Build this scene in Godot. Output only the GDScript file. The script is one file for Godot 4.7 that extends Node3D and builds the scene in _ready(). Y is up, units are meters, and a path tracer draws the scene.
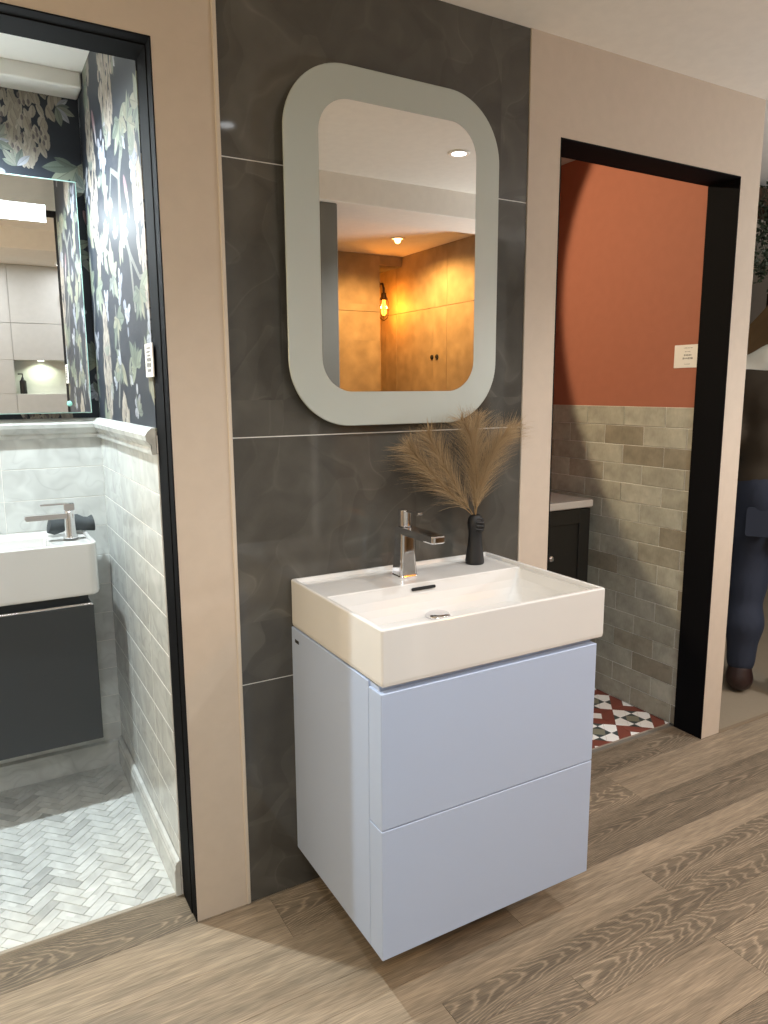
extends Node3D
# A bathroom showroom: display wall with a pale blue vanity, a cloakroom set on one side and a red room set on the other.

class B:
	var st := SurfaceTool.new()
	var uo := Vector2.ZERO
	func _init() -> void:
		st.begin(Mesh.PRIMITIVE_TRIANGLES)
	func uvof(p: Vector3, n: Vector3) -> Vector2:
		var a := n.abs()
		if a.x >= a.y and a.x >= a.z:
			return Vector2(p.z, -p.y) + uo
		if a.y >= a.z:
			return Vector2(p.x, p.z) + uo
		return Vector2(p.x, -p.y) + uo
	func vert(p: Vector3, n: Vector3, face: Vector3) -> void:
		st.set_normal(n)
		st.set_uv(uvof(p, face))
		st.add_vertex(p)
	func tri(a: Vector3, b: Vector3, c: Vector3, n: Vector3) -> void:
		var f := (c - a).cross(b - a)
		if f.length_squared() < 1e-16:
			return
		f = f.normalized()
		if f.dot(n) < 0.0:
			f = -f
			var t := b
			b = c
			c = t
		vert(a, f, f)
		vert(b, f, f)
		vert(c, f, f)
	func quad(a: Vector3, b: Vector3, c: Vector3, d: Vector3, n: Vector3) -> void:
		tri(a, b, c, n)
		tri(a, c, d, n)
	# a box with chamfered edges
	func box(c: Vector3, s: Vector3, ch := 0.002) -> void:
		var h := s / 2.0
		ch = minf(ch, minf(h.x, minf(h.y, h.z)) * 0.9)
		for a in 3:
			var u := (a + 1) % 3
			var v := (a + 2) % 3
			for sa in [-1.0, 1.0]:
				var p := []
				for q in [[-1.0, -1.0], [1.0, -1.0], [1.0, 1.0], [-1.0, 1.0]]:
					var w := Vector3.ZERO
					w[a] = sa * h[a]
					w[u] = q[0] * (h[u] - ch)
					w[v] = q[1] * (h[v] - ch)
					p.append(c + w)
				var n := Vector3.ZERO
				n[a] = sa
				quad(p[0], p[1], p[2], p[3], n)
				if ch <= 0.0:
					continue
				for sb in [-1.0, 1.0]:
					var e := []
					for sv in [-1.0, 1.0]:
						var w1 := Vector3.ZERO
						w1[a] = sa * h[a]
						w1[u] = sb * (h[u] - ch)
						w1[v] = sv * (h[v] - ch)
						var w2 := w1
						w2[a] = sa * (h[a] - ch)
						w2[u] = sb * h[u]
						e.append(c + w1)
						e.append(c + w2)
						if a == 0:
							var w3 := w2
							w3[u] = sb * (h[u] - ch)
							w3[v] = sv * h[v]
							tri(c + w1, c + w2, c + w3, Vector3(sa, sb, sv))
					var m := Vector3.ZERO
					m[a] = sa
					m[u] = sb
					quad(e[0], e[1], e[3], e[2], m)
	# box from two corners
	func bb(x0: float, x1: float, y0: float, y1: float, z0: float, z1: float, ch := 0.002) -> void:
		box(Vector3((x0 + x1) / 2, (y0 + y1) / 2, (z0 + z1) / 2), Vector3(x1 - x0, y1 - y0, z1 - z0), ch)
	# smooth grid of points; flip turns it inside out
	func sheet(rows: Array, closed := true, flip := false) -> void:
		var nr := rows.size()
		var nc: int = rows[0].size()
		var nn := []
		for r in nr:
			var l := PackedVector3Array()
			l.resize(nc)
			nn.append(l)
		var last := nc if closed else nc - 1
		for r in nr - 1:
			for c in last:
				var c2 := (c + 1) % nc
				var n: Vector3 = (rows[r + 1][c] - rows[r][c2]).cross(rows[r + 1][c2] - rows[r][c])
				if flip:
					n = -n
				nn[r][c] += n
				nn[r][c2] += n
				nn[r + 1][c] += n
				nn[r + 1][c2] += n
		for r in nr - 1:
			for c in last:
				var c2 := (c + 1) % nc
				var ids := [[r, c], [r, c2], [r + 1, c2], [r, c], [r + 1, c2], [r + 1, c]]
				if flip:
					ids = [[r, c], [r + 1, c2], [r, c2], [r, c], [r + 1, c], [r + 1, c2]]
				var f: Vector3 = nn[r][c]
				for i in [0, 3]:
					var a: Vector3 = rows[ids[i][0]][ids[i][1]]
					var b: Vector3 = rows[ids[i + 1][0]][ids[i + 1][1]]
					var d: Vector3 = rows[ids[i + 2][0]][ids[i + 2][1]]
					if (b - a).cross(d - a).length_squared() < 1e-18:
						continue
					for k in 3:
						var q: Array = ids[i + k]
						vert(rows[q[0]][q[1]], nn[q[0]][q[1]].normalized(), f)
	# every band of rows keeps a hard edge to the next
	func bands(rows: Array, flip := false) -> void:
		for r in rows.size() - 1:
			sheet([rows[r], rows[r + 1]], true, flip)
	func fan(loop: Array, n: Vector3) -> void:
		var m := Vector3.ZERO
		for p in loop:
			m += p
		m /= loop.size()
		for i in loop.size():
			tri(m, loop[i], loop[(i + 1) % loop.size()], n)
	# profile: [radius, height] pairs about the y axis
	func lathe(o: Vector3, prof: Array, seg := 24, ex := Vector3.RIGHT, ey := Vector3.UP, ez := Vector3.BACK) -> void:
		var rows := []
		for p in prof:
			var l := []
			for i in seg:
				var t := TAU * i / seg
				l.append(o + ey * p[1] + (ex * cos(t) + ez * sin(t)) * p[0])
			rows.append(l)
		var area := 0.0
		for i in prof.size() - 1:
			area += (prof[i][0] + prof[i + 1][0]) * (prof[i + 1][1] - prof[i][1])
		sheet(rows, true, (ex.cross(ey).dot(ez) < 0.0) != (area < 0.0))
	func tube(pts: Array, rad: Array, seg := 8, caps := true) -> void:
		var rows := []
		var side := Vector3.ZERO
		for i in pts.size():
			var d: Vector3 = (pts[mini(i + 1, pts.size() - 1)] - pts[maxi(i - 1, 0)]).normalized()
			if side == Vector3.ZERO:
				side = d.cross(Vector3.UP if absf(d.y) < 0.9 else Vector3.RIGHT).normalized()
			side = (side - d * side.dot(d)).normalized()
			var up := side.cross(d)
			var l := []
			var r: float = rad[mini(i, rad.size() - 1)]
			for k in seg:
				var t := TAU * k / seg
				l.append(pts[i] + (side * cos(t) + up * sin(t)) * r)
			rows.append(l)
		sheet(rows, true, false)
		if caps:
			fan(rows[0], pts[0] - pts[1])
			fan(rows[-1], pts[-1] - pts[-2])
	# rounded loop, bevelled plate: o + ex*x + ey*y, extruded along ez from 0 to t
	func plate(o: Vector3, ex: Vector3, ey: Vector3, ez: Vector3, loop: Array, t: float, bev := 0.001) -> void:
		var c := Vector2.ZERO
		for p in loop:
			c += p
		c /= loop.size()
		var rows := []
		for q in [[bev, 0.0], [0.0, bev], [0.0, t - bev], [bev, t]]:
			var l := []
			for p in loop:
				var v: Vector2 = p - c
				v -= v.normalized() * q[0]
				l.append(o + ex * (c.x + v.x) + ey * (c.y + v.y) + ez * q[1])
			rows.append(l)
		bands(rows, ex.cross(ey).dot(ez) > 0.0)
		fan(rows[0], -ez)
		fan(rows[3], ez)
	func mesh() -> ArrayMesh:
		return st.commit()

var taken := {}
var M := {}
var rng := RandomNumberGenerator.new()

func numbered(called: String) -> String:
	var n: int = taken.get(called, -1) + 1
	taken[called] = n
	return called if n == 0 else "%s_%03d" % [called, n]

func obj(called: String, b, m: Material, parent: Node = self, at := Vector3.ZERO) -> MeshInstance3D:
	var o := MeshInstance3D.new()
	o.mesh = b if b is Mesh else b.mesh()
	o.material_override = m
	o.position = at
	o.name = numbered(called) if parent == self else called
	parent.add_child(o, true)
	return o

func tag(o: Node, label: String, category: String, group := "") -> Node:
	o.set_meta("label", label)
	o.set_meta("category", category)
	if group:
		o.set_meta("group", group)
	return o

func thing(called: String, label: String, category: String, at := Vector3.ZERO, group := "") -> Node3D:
	var o := Node3D.new()
	o.name = numbered(called)
	add_child(o)
	o.position = at
	return tag(o, label, category, group)

func struct(called: String, b, m: Material, label := "", category := "") -> MeshInstance3D:
	var o := obj(called, b, m)
	o.set_meta("kind", "structure")
	if label:
		o.set_meta("label", label)
		o.set_meta("category", category)
	return o

func mat(c: Color, rough := 0.6, metal := 0.0, tex: Texture2D = null, scale := Vector3.ONE, spec := 0.5) -> StandardMaterial3D:
	var m := StandardMaterial3D.new()
	m.albedo_color = c
	m.roughness = rough
	m.metallic = metal
	m.metallic_specular = spec
	if tex:
		m.albedo_texture = tex
		m.uv1_scale = scale
	return m

func rgb(r: float, g: float, b: float) -> Color:
	return Color(r / 255.0, g / 255.0, b / 255.0)

func noise(freq: float, oct := 3, seed_ := 1, type := FastNoiseLite.TYPE_SIMPLEX) -> FastNoiseLite:
	var n := FastNoiseLite.new()
	n.seed = seed_
	n.frequency = freq
	n.noise_type = type
	n.fractal_octaves = oct
	return n

func paint(w: int, h: int, f: Callable) -> ImageTexture:
	var im := Image.create(w, h, false, Image.FORMAT_RGB8)
	for y in h:
		for x in w:
			im.set_pixel(x, y, f.call(x, y))
	return ImageTexture.create_from_image(im)

func rloop(x0: float, x1: float, y0: float, y1: float, r: float, seg := 6) -> Array:
	var l := []
	var cs := [[x1 - r, y1 - r, 0.0], [x0 + r, y1 - r, 0.25], [x0 + r, y0 + r, 0.5], [x1 - r, y0 + r, 0.75]]
	for c in cs:
		for i in seg + 1:
			var t: float = TAU * (c[2] + 0.25 * i / seg)
			l.append(Vector2(c[0] + r * cos(t), c[1] + r * sin(t)))
	return l

func hloop(x0: float, x1: float, z0: float, z1: float, r: float, y: float, seg := 6) -> Array:
	var l := []
	for p in rloop(x0, x1, z0, z1, r, seg):
		l.append(Vector3(p.x, y, p.y))
	return l

func spot(at: Vector3, towards: Vector3, col: Color, energy: float, angle: float, soft := 1.0, size := 0.03) -> SpotLight3D:
	var l := SpotLight3D.new()
	l.light_color = col
	l.light_energy = energy
	l.spot_angle = angle
	l.spot_angle_attenuation = soft
	l.spot_range = 12.0
	l.spot_attenuation = 2.0
	l.light_size = size
	l.shadow_enabled = true
	add_child(l)
	l.look_at_from_position(at, towards, Vector3.FORWARD if absf((towards - at).normalized().y) > 0.9 else Vector3.UP)
	return l

# recessed ceiling light with its own spot just below the lens
func downlight(x: float, z: float, ceil_y: float, col: Color, energy: float, angle: float, label: String, glow := 6.0, soft := 0.6, aim := Vector3.DOWN, group := "") -> void:
	var t := thing("ceiling_light", label, "light", Vector3(x, ceil_y, z), group)
	var b := B.new()
	b.lathe(Vector3.ZERO, [[0.030, -0.004], [0.042, -0.006], [0.045, -0.003], [0.045, 0.0]], 28)
	obj("trim_ring", b, M.white_gloss, t)
	b = B.new()
	b.lathe(Vector3.ZERO, [[0.0001, -0.003], [0.031, -0.003], [0.031, -0.001]], 28)
	var e := StandardMaterial3D.new()
	e.albedo_color = Color(0.9, 0.9, 0.88)
	e.emission_enabled = true
	e.emission = col
	e.emission_energy_multiplier = glow
	obj("lamp_lens", b, e, t)
	spot(Vector3(x, ceil_y - 0.012, z), Vector3(x, ceil_y - 0.012, z) + aim, col, energy, angle, soft, 0.018)

const WARM := Color(1.0, 0.91, 0.76)
const NEUTRAL := Color(0.98, 0.99, 1.0)
const COOL := Color(0.93, 0.98, 1.0)
const CEIL := 2.226

func _ready() -> void:
	rng.seed = 11
	var cam := Camera3D.new()
	cam.fov = rad_to_deg(2.0 * atan(512.0 / 730.382))
	cam.near = 0.02
	cam.transform = Transform3D(Basis(Vector3(0.86843, -0.00556, 0.49579), Vector3(0.08696, 0.98615, -0.14126), Vector3(-0.48813, 0.16579, 0.85688)).orthonormalized(), Vector3(-0.5272, 1.2935, 1.6291))
	add_child(cam)
	cam.current = true
	var we := WorldEnvironment.new()
	var env := Environment.new()
	env.background_mode = Environment.BG_COLOR
	env.background_color = Color(0.02, 0.02, 0.02)
	env.tonemap_mode = Environment.TONE_MAPPER_LINEAR
	env.tonemap_exposure = 0.84
	env.sdfgi_enabled = true
	env.ssao_enabled = true
	env.ssil_enabled = true
	we.environment = env
	add_child(we)
	materials()
	lights()
	shell()
	display_wall()
	shop_floor()
	shop_behind()
	cloakroom()
	red_room()
	beyond()
	vanity()
	wall_mirror()
	tap(Vector3(0.411, 0.8262, 0.086))
	vase_and_grass()
	person()

func lights() -> void:
	downlight(1.289, 0.995, CEIL, NEUTRAL, 1.5, 62, "round recessed ceiling spotlight in front of the red room doorway", 9.0)
	downlight(0.372, 1.068, CEIL, NEUTRAL, 0.85, 62, "round recessed ceiling spotlight above the pale blue vanity", 9.0)
	downlight(-0.55, 1.05, CEIL, NEUTRAL, 0.9, 62, "round recessed ceiling spotlight in front of the marble cloakroom", 9.0)
	downlight(2.5, 1.0, CEIL, NEUTRAL, 0.6, 60, "round recessed ceiling spotlight beside the end of the display wall", 9.0)
	pendant(Vector3(-1.6, 1.25, 0.4), Color(1.0, 0.89, 0.70), 1.15, "added out of view warm glass globe pendant near the plain end wall")
	pendant(Vector3(2.6, 1.42, 1.2), NEUTRAL, 1.9, "added out of view glass globe pendant in the open end of the shop")
	added_panel_light(Vector3(-0.9, 2.157, 2.05), 1.2, 0.5, 2.2, "added square white ceiling fill light panel in the pale tiled bay")
	added_panel_light(Vector3(0.35, 2.157, 2.05), 0.5, 0.4, 0.9, "added small white ceiling fill light panel beside the grey partition")

# added unseen globe that brightens walls and ceiling: cord, cap, opal glass, light
func pendant(at: Vector3, col: Color, energy: float, label: String) -> void:
	var t := thing("added_globe_pendant", label, "lamp", at)
	var b := B.new()
	var prof := []
	for i in 17:
		var a := -PI / 2 + PI * i / 16.0
		prof.append([maxf(0.12 * cos(a), 0.0001), 0.12 * sin(a)])
	b.lathe(Vector3.ZERO, prof, 28)
	var e := StandardMaterial3D.new()
	e.albedo_color = Color(0.95, 0.93, 0.9)
	e.emission_enabled = true
	e.emission = col
	e.emission_energy_multiplier = 3.0
	obj("glass_globe", b, e, t)
	b = B.new()
	b.lathe(Vector3(0, 0.115, 0), [[0.0001, 0.0], [0.035, 0.0], [0.03, 0.03], [0.008, 0.04], [0.0001, 0.04]], 20)
	obj("cap", b, M.bronze, t)
	b = B.new()
	b.tube([Vector3(0, 0.15, 0), Vector3(0, CEIL - at.y, 0)], [0.004], 8)
	obj("cord", b, M.bronze, t)
	var l := OmniLight3D.new()
	l.light_color = col
	l.light_energy = energy
	l.light_size = 0.11
	l.omni_range = 15.0
	l.shadow_enabled = true
	add_child(l)
	l.position = at

func added_panel_light(at: Vector3, w: float, d: float, energy: float, label: String) -> void:  # added panel behind the camera, soft fill for surfaces facing it
	var t := thing("added_ceiling_panel", label, "light", at)
	var b := B.new()
	b.bb(-w / 2, w / 2, -0.008, 0.0, -d / 2, d / 2, 0.002)
	obj("panel_frame", b, M.white_gloss, t)
	b = B.new()
	b.bb(-w / 2 + 0.015, w / 2 - 0.015, -0.010, -0.007, -d / 2 + 0.015, d / 2 - 0.015, 0.0005)
	var e := StandardMaterial3D.new()
	e.emission_enabled = true
	e.emission = Color(1, 1, 0.98)
	e.emission_energy_multiplier = 1.5
	obj("light_diffuser", b, e, t)
	var l := AreaLight3D.new()
	l.area_size = Vector2(w - 0.03, d - 0.03)
	l.light_color = Color(0.97, 0.98, 1.0)
	l.light_energy = energy
	l.area_range = 12.0
	l.shadow_enabled = true
	add_child(l)
	l.position = at + Vector3(0, -0.014, 0)
	l.rotation.x = -PI / 2

func materials() -> void:
	var n1 := noise(0.006, 4, 3)
	var n2 := noise(0.012, 3, 8)
	var n3 := noise(0.05, 3, 5)
	var plain := noise(0.03, 4, 21)
	var soft := noise(0.004, 2, 12)
	var big := noise(0.0045, 1, 15)
	var facet := noise(0.009, 1, 33, FastNoiseLite.TYPE_CELLULAR)
	facet.cellular_return_type = FastNoiseLite.RETURN_CELL_VALUE
	facet.fractal_type = FastNoiseLite.FRACTAL_NONE
	var crease := noise(0.009, 1, 33, FastNoiseLite.TYPE_CELLULAR)
	crease.cellular_return_type = FastNoiseLite.RETURN_DISTANCE2_SUB
	crease.fractal_type = FastNoiseLite.FRACTAL_NONE
	M.speckle = paint(256, 256, func(x, y): var v := 0.985 + 0.012 * plain.get_noise_2d(x, y); return Color(v, v, v))
	M.cream = mat(rgb(190, 176, 160), 0.75, 0, M.speckle, Vector3(2, 2, 2), 0.3)
	M.ceiling = mat(rgb(232, 226, 217), 0.85, 0, M.speckle, Vector3(2, 2, 2), 0.2)
	M.white_gloss = mat(rgb(238, 236, 230), 0.3)
	M.black_frame = mat(rgb(14, 14, 16), 0.75, 0, M.speckle, Vector3(3, 3, 3), 0.2)
	M.grout = mat(rgb(222, 220, 214), 0.9)
	M.grout_dark = mat(rgb(110, 106, 98), 0.9)
	M.trim = mat(rgb(190, 178, 162), 0.5)
	# dark stone-look porcelain with folds and veins
	var folds := func(x: float, y: float) -> Color:
		var wx := x + 70.0 * soft.get_noise_2d(x, y)
		var wy := y + 70.0 * soft.get_noise_2d(x + 700.0, y + 300.0)
		var k := 0.5 + 0.5 * soft.get_noise_2d(wx * 1.6 + 50.0, wy * 1.6)
		var rx := wx * 0.8 + wy * 0.45
		var ry := wy * 0.8 - wx * 0.45
		var f := facet.get_noise_2d(rx * 1.5, ry * 0.6)
		var g := crease.get_noise_2d(rx * 1.5, ry * 0.6)
		var h := facet.get_noise_2d(rx * 0.5 - ry * 0.9 + 300.0, ry * 0.4 + rx * 0.7)
		var v := 0.262 + 0.05 * k + 0.020 * f + 0.012 * h
		v += 0.035 * clampf(1.0 - absf(g + 1.0) * 14.0, 0.0, 1.0) * maxf(k - 0.35, 0.0) * 2.0
		v += 0.006 * n2.get_noise_2d(x * 2.0, y * 2.0)
		return Color(v * 1.03, v * 1.0, v * 0.93)
	M.stone = mat(Color.WHITE, 0.05, 0, paint(768, 768, func(x, y): return folds.call(float(x), float(y))), Vector3(1.0, 1.0, 1.0), 0.5)
	# white veined marble
	var marble := func(x: float, y: float) -> Color:
		var wx := x + 40.0 * soft.get_noise_2d(x * 2.0, y * 2.0)
		var wy := y + 40.0 * soft.get_noise_2d(x * 2.0 + 400.0, y * 2.0)
		var v := 0.80 + 0.05 * soft.get_noise_2d(wx * 2.5, wy * 2.5)
		var f := big.get_noise_2d((wx * 0.8 + wy * 0.6) * 1.4, (wy * 0.8 - wx * 0.6) * 3.2)
		v -= 0.07 * exp(-absf(f) * 5.0) * (0.5 + 0.5 * soft.get_noise_2d(x * 3.0 + 99.0, y * 3.0))
		return Color(v * 0.985, v, v * 0.985)
	M.marble = mat(Color.WHITE, 0.2, 0, paint(512, 512, func(x, y): return marble.call(float(x), float(y))), Vector3(1.6, 1.6, 1.6), 0.5)
	M.marble_chip = []
	for t in [1.0, 0.98, 0.95, 0.88]:
		var m: StandardMaterial3D = M.marble.duplicate()
		m.albedo_color = Color(t, t, t)
		m.roughness = 0.3
		M.marble_chip.append(m)
	# warm concrete-look tile
	M.concrete = mat(rgb(196, 176, 146), 0.55, 0, paint(384, 384, func(x, y):
		var v := 0.82 + 0.06 * soft.get_noise_2d(x * 3.0, y * 3.0) + 0.04 * n1.get_noise_2d(x * 4.0, y * 4.0)
		return Color(v, v * 0.98, v * 0.95)), Vector3(1.1, 1.1, 1.1))
	M.beige_tile = mat(rgb(184, 185, 182), 0.4, 0, M.speckle, Vector3(2, 2, 2))
	# oak planks: four grains
	M.wood = []
	var g1 := noise(0.9, 3, 31)
	var g2 := noise(1.0, 2, 44)
	var fib := noise(1.0, 2, 57)
	for k in 5:
		var off := 37.0 * k
		M.wood.append(mat(Color.WHITE, 0.5, 0, paint(900, 192, func(x, y):
			var u: float = x / 900.0 * 1.2
			var v: float = y / 192.0 * 0.17
			var warp := g1.get_noise_2d(u * 1.7 + off, v * 9.0)
			var t := 0.0
			if k < 2:
				t = v * 30.0 + 1.2 * warp
			elif k < 4:
				t = pow((v - 0.085 - 0.02 * sin(u * 3.0 + off)) * 24.0, 2.0) + u * 6.0 + 0.8 * warp + 0.06 * g2.get_noise_2d(u * 14.0 + off, v * 60.0)
			else:
				t = sqrt(pow((v - 0.07) * 20.0, 2.0) + 0.4) * 4.0 + u * 3.0 + 0.8 * warp
			var ring := absf(fposmod(t * (1.0 if k < 2 else 3.0), 1.0) - 0.5) * 2.0
			var line := smoothstep(0.5, 0.95, ring + 0.2 * fib.get_noise_2d(u * 14.0, v * 330.0))
			var pore := fib.get_noise_2d(u * 10.0 + off, v * 480.0)
			var strength := 0.03 if k < 2 else 0.13
			var s := 0.47 + strength * (line - 0.45) + 0.085 * pore + 0.05 * g1.get_noise_2d(u * 1.4 + off, v * 20.0 + 5.0)
			if k >= 2:
				s -= 0.035
			return Color(s * 1.24, s * 1.11, s * 0.94)), Vector3(1.0 / 1.2, 1.0 / 0.17, 1.0), 0.4))
	M.wallpaper = mat(Color.WHITE, 0.5, 0, wallpaper_print(), Vector3(1.0, 1.0, 1), 0.35)
	M.ceramic = mat(rgb(210, 209, 206), 0.08, 0, null, Vector3.ONE, 0.5)
	M.ceramic.clearcoat_enabled = true
	M.ceramic.clearcoat = 0.4
	M.ceramic.clearcoat_roughness = 0.03
	M.blue_lacquer = mat(rgb(168, 182, 206), 0.32, 0, null, Vector3.ONE, 0.4)
	M.chrome = mat(rgb(225, 225, 228), 0.06, 1.0)
	M.silver = mat(rgb(246, 246, 244), 0.005, 1.0)
	M.frosted = mat(rgb(170, 177, 171), 0.42, 0.25, null, Vector3.ONE, 0.5)
	M.glass_edge = mat(rgb(170, 205, 196), 0.15)
	M.void = mat(rgb(14, 14, 14), 0.8)
	M.charcoal = mat(rgb(50, 54, 57), 0.5)
	M.black_ceramic = mat(rgb(11, 11, 12), 0.55)
	M.terracotta = mat(rgb(168, 106, 84), 0.62, 0, M.speckle, Vector3(2, 2, 2), 0.3)
	M.red_tile = mat(rgb(122, 66, 54), 0.45, 0, M.speckle, Vector3(4, 4, 4))
	M.white_tile = mat(rgb(236, 236, 232), 0.4)
	M.green_tile = mat(rgb(126, 125, 107), 0.45)
	M.dark_tile = mat(rgb(64, 74, 74), 0.45)
	var glaze := noise(0.02, 4, 71)
	var glz := paint(256, 256, func(x, y):
		var v := 0.93 + 0.08 * glaze.get_noise_2d(x, y) + 0.02 * n3.get_noise_2d(x * 3.0, y)
		return Color(v, v, v * 0.99))
	M.glazed = []
	for c in [rgb(184, 182, 168), rgb(178, 175, 160), rgb(190, 188, 174), rgb(170, 165, 149), rgb(158, 151, 134)]:
		M.glazed.append(mat(c, 0.22, 0, glz, Vector3(2.2, 2.2, 2.2)))
	M.grey_panel = mat(rgb(108, 107, 100), 0.5)
	M.bronze = mat(rgb(60, 46, 36), 0.4, 0.8)
	M.brown_wood = mat(rgb(128, 100, 74), 0.6, 0, M.wood[0].albedo_texture, Vector3(1, 5, 1))

# ---------- printed wallpaper: navy ground, leaves, pale blossoms, branches, feathered fans
func wallpaper_print() -> ImageTexture:
	var W := 1024
	var im := Image.create(W, W, false, Image.FORMAT_RGB8)
	im.fill(rgb(38, 46, 60))
	var r := RandomNumberGenerator.new()
	r.seed = 5
	var dab := func(cx: float, cy: float, a: float, b: float, ang: float, col: Color, point: float) -> void:
		var c := cos(ang)
		var s := sin(ang)
		var ext := int(maxf(a, b)) + 2
		for y in range(int(cy) - ext, int(cy) + ext):
			for x in range(int(cx) - ext, int(cx) + ext):
				var u := ((x - cx) * c + (y - cy) * s) / a
				var v := (-(x - cx) * s + (y - cy) * c) / b
				var lim := 1.0 - u * u
				if lim <= 0.0:
					continue
				var edge := pow(lim, point)
				if absf(v) < edge:
					var k := 1.0 - 0.22 * (1.0 if absf(v) < 0.07 else 0.0) + 0.10 * (1.0 if v > 0.0 else 0.0)
					im.set_pixel(posmod(x, W), posmod(y, W), Color(col.r * k, col.g * k, col.b * k))
	var branch := func(pts: Array, w0: float, w1: float, col: Color) -> void:
		for i in pts.size() - 1:
			var n := int(pts[i].distance_to(pts[i + 1]) / 3.0) + 1
			for k in n:
				var t := (i + float(k) / n) / (pts.size() - 1)
				var p: Vector2 = pts[i].lerp(pts[i + 1], float(k) / n)
				var ww := lerpf(w0, w1, t)
				dab.call(p.x, p.y, ww, ww, 0.0, col.darkened(0.12 * r.randf()), 0.5)
	var bark := rgb(122, 124, 116)
	# feathered fans in beige with darker eyes
	for f in [[150.0, 130.0, 175.0, 120.0, 1.5], [880.0, 330.0, 300.0, 70.0, 1.5], [470.0, 560.0, 260.0, 60.0, 1.35], [930.0, 900.0, 200.0, 65.0, 1.6]]:
		var c: float = cos(f[4])
		var s: float = sin(f[4])
		for i in 190:
			var u := r.randf_range(-1, 1)
			var lim := sqrt(1.0 - u * u)
			var v := r.randf_range(-1, 1) * lim * (0.55 + 0.45 * (1.0 - absf(u)))
			var px: float = f[0] + u * f[2] * c - v * f[3] * s
			var py: float = f[1] + u * f[2] * s + v * f[3] * c
			dab.call(px, py, r.randf_range(16, 26), r.randf_range(7, 11), f[4] + r.randf_range(-0.5, 0.5), rgb(152, 138, 118).lightened(r.randf_range(-0.05, 0.14)), 0.8)
		for i in 46:
			var u := r.randf_range(-0.8, 0.8)
			var v := r.randf_range(-0.7, 0.7) * sqrt(1.0 - u * u)
			dab.call(f[0] + u * f[2] * c - v * f[3] * s, f[1] + u * f[2] * s + v * f[3] * c, 8, 4, f[4], rgb(108, 94, 92), 0.6)
	branch.call([Vector2(330, 330), Vector2(250, 420), Vector2(240, 520), Vector2(330, 620), Vector2(360, 760)], 16, 9, bark)
	branch.call([Vector2(250, 420), Vector2(150, 380), Vector2(110, 450)], 8, 5, bark)
	branch.call([Vector2(700, 1024), Vector2(690, 850), Vector2(760, 700), Vector2(740, 520)], 10, 5, bark)
	branch.call([Vector2(330, 620), Vector2(430, 690), Vector2(560, 700)], 8, 4, bark)
	branch.call([Vector2(640, 30), Vector2(620, 180), Vector2(660, 330)], 8, 4, bark)
	branch.call([Vector2(60, 1000), Vector2(120, 860), Vector2(90, 720)], 9, 4, bark)
	# leaves in sprays
	for q in [[300, 300], [390, 330], [230, 560], [420, 720], [560, 690], [700, 620], [770, 480], [690, 900], [640, 180], [650, 330], [110, 760], [120, 880], [80, 640], [520, 330], [560, 60], [330, 900], [470, 900], [850, 640], [840, 60], [990, 560], [30, 420], [600, 460]]:
		var base := r.randf_range(0, TAU)
		for k in 6:
			var a := base + k * 0.62 + r.randf_range(-0.15, 0.15)
			var L := r.randf_range(30, 56)
			var col := [rgb(112, 126, 102), rgb(92, 108, 90), rgb(128, 138, 110), rgb(134, 132, 104)][r.randi() % 4] as Color
			dab.call(q[0] + cos(a) * L * 0.95, q[1] + sin(a) * L * 0.95, L, L * 0.34, a, col, 1.1)
			dab.call(q[0] + cos(a + 0.35) * L * 0.7, q[1] + sin(a + 0.35) * L * 0.7, L * 0.6, L * 0.2, a + 0.5, col.darkened(0.08), 1.1)
	# pale blossoms
	for q in [[60, 340], [20, 300], [560, 250], [590, 600], [780, 330], [640, 780], [250, 760], [180, 690], [430, 430], [760, 800], [320, 1000], [980, 700], [700, 110], [520, 830], [410, 130]]:
		for k in 9:
			var a := r.randf_range(0, TAU)
			var d := r.randf_range(4, 34)
			dab.call(q[0] + cos(a) * d, q[1] + sin(a) * d * 1.5, r.randf_range(13, 22), r.randf_range(9, 15), a, [rgb(140, 147, 160), rgb(154, 158, 166), rgb(124, 132, 150), rgb(138, 140, 156)][r.randi() % 4], 0.55)
	for i in 26:
		var cx := r.randf_range(0, W)
		var cy := r.randf_range(0, W)
		var base := r.randf_range(0, TAU)
		for k in 5:
			var a := base + k * 0.5
			var L := r.randf_range(16, 30)
			dab.call(cx + cos(a) * L, cy + sin(a) * L, L, L * 0.36, a, [rgb(112, 122, 104), rgb(96, 108, 98), rgb(150, 156, 168), rgb(128, 132, 116)][r.randi() % 4], 1.1)
	# small birds in dusty rose and grey
	for q in [[330, 470], [690, 560], [960, 200]]:
		dab.call(q[0], q[1], 46, 15, 1.1, rgb(150, 104, 112), 0.8)
		dab.call(q[0] + 16, q[1] + 34, 40, 9, 1.3, rgb(170, 160, 166), 0.9)
	for y in W:
		for x in W:
			var c := im.get_pixel(x, y)
			var g := c.get_luminance()
			im.set_pixel(x, y, c.lerp(Color(g, g, g), 0.35).lerp(rgb(84, 88, 92), 0.16))
	return ImageTexture.create_from_image(im)

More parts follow.
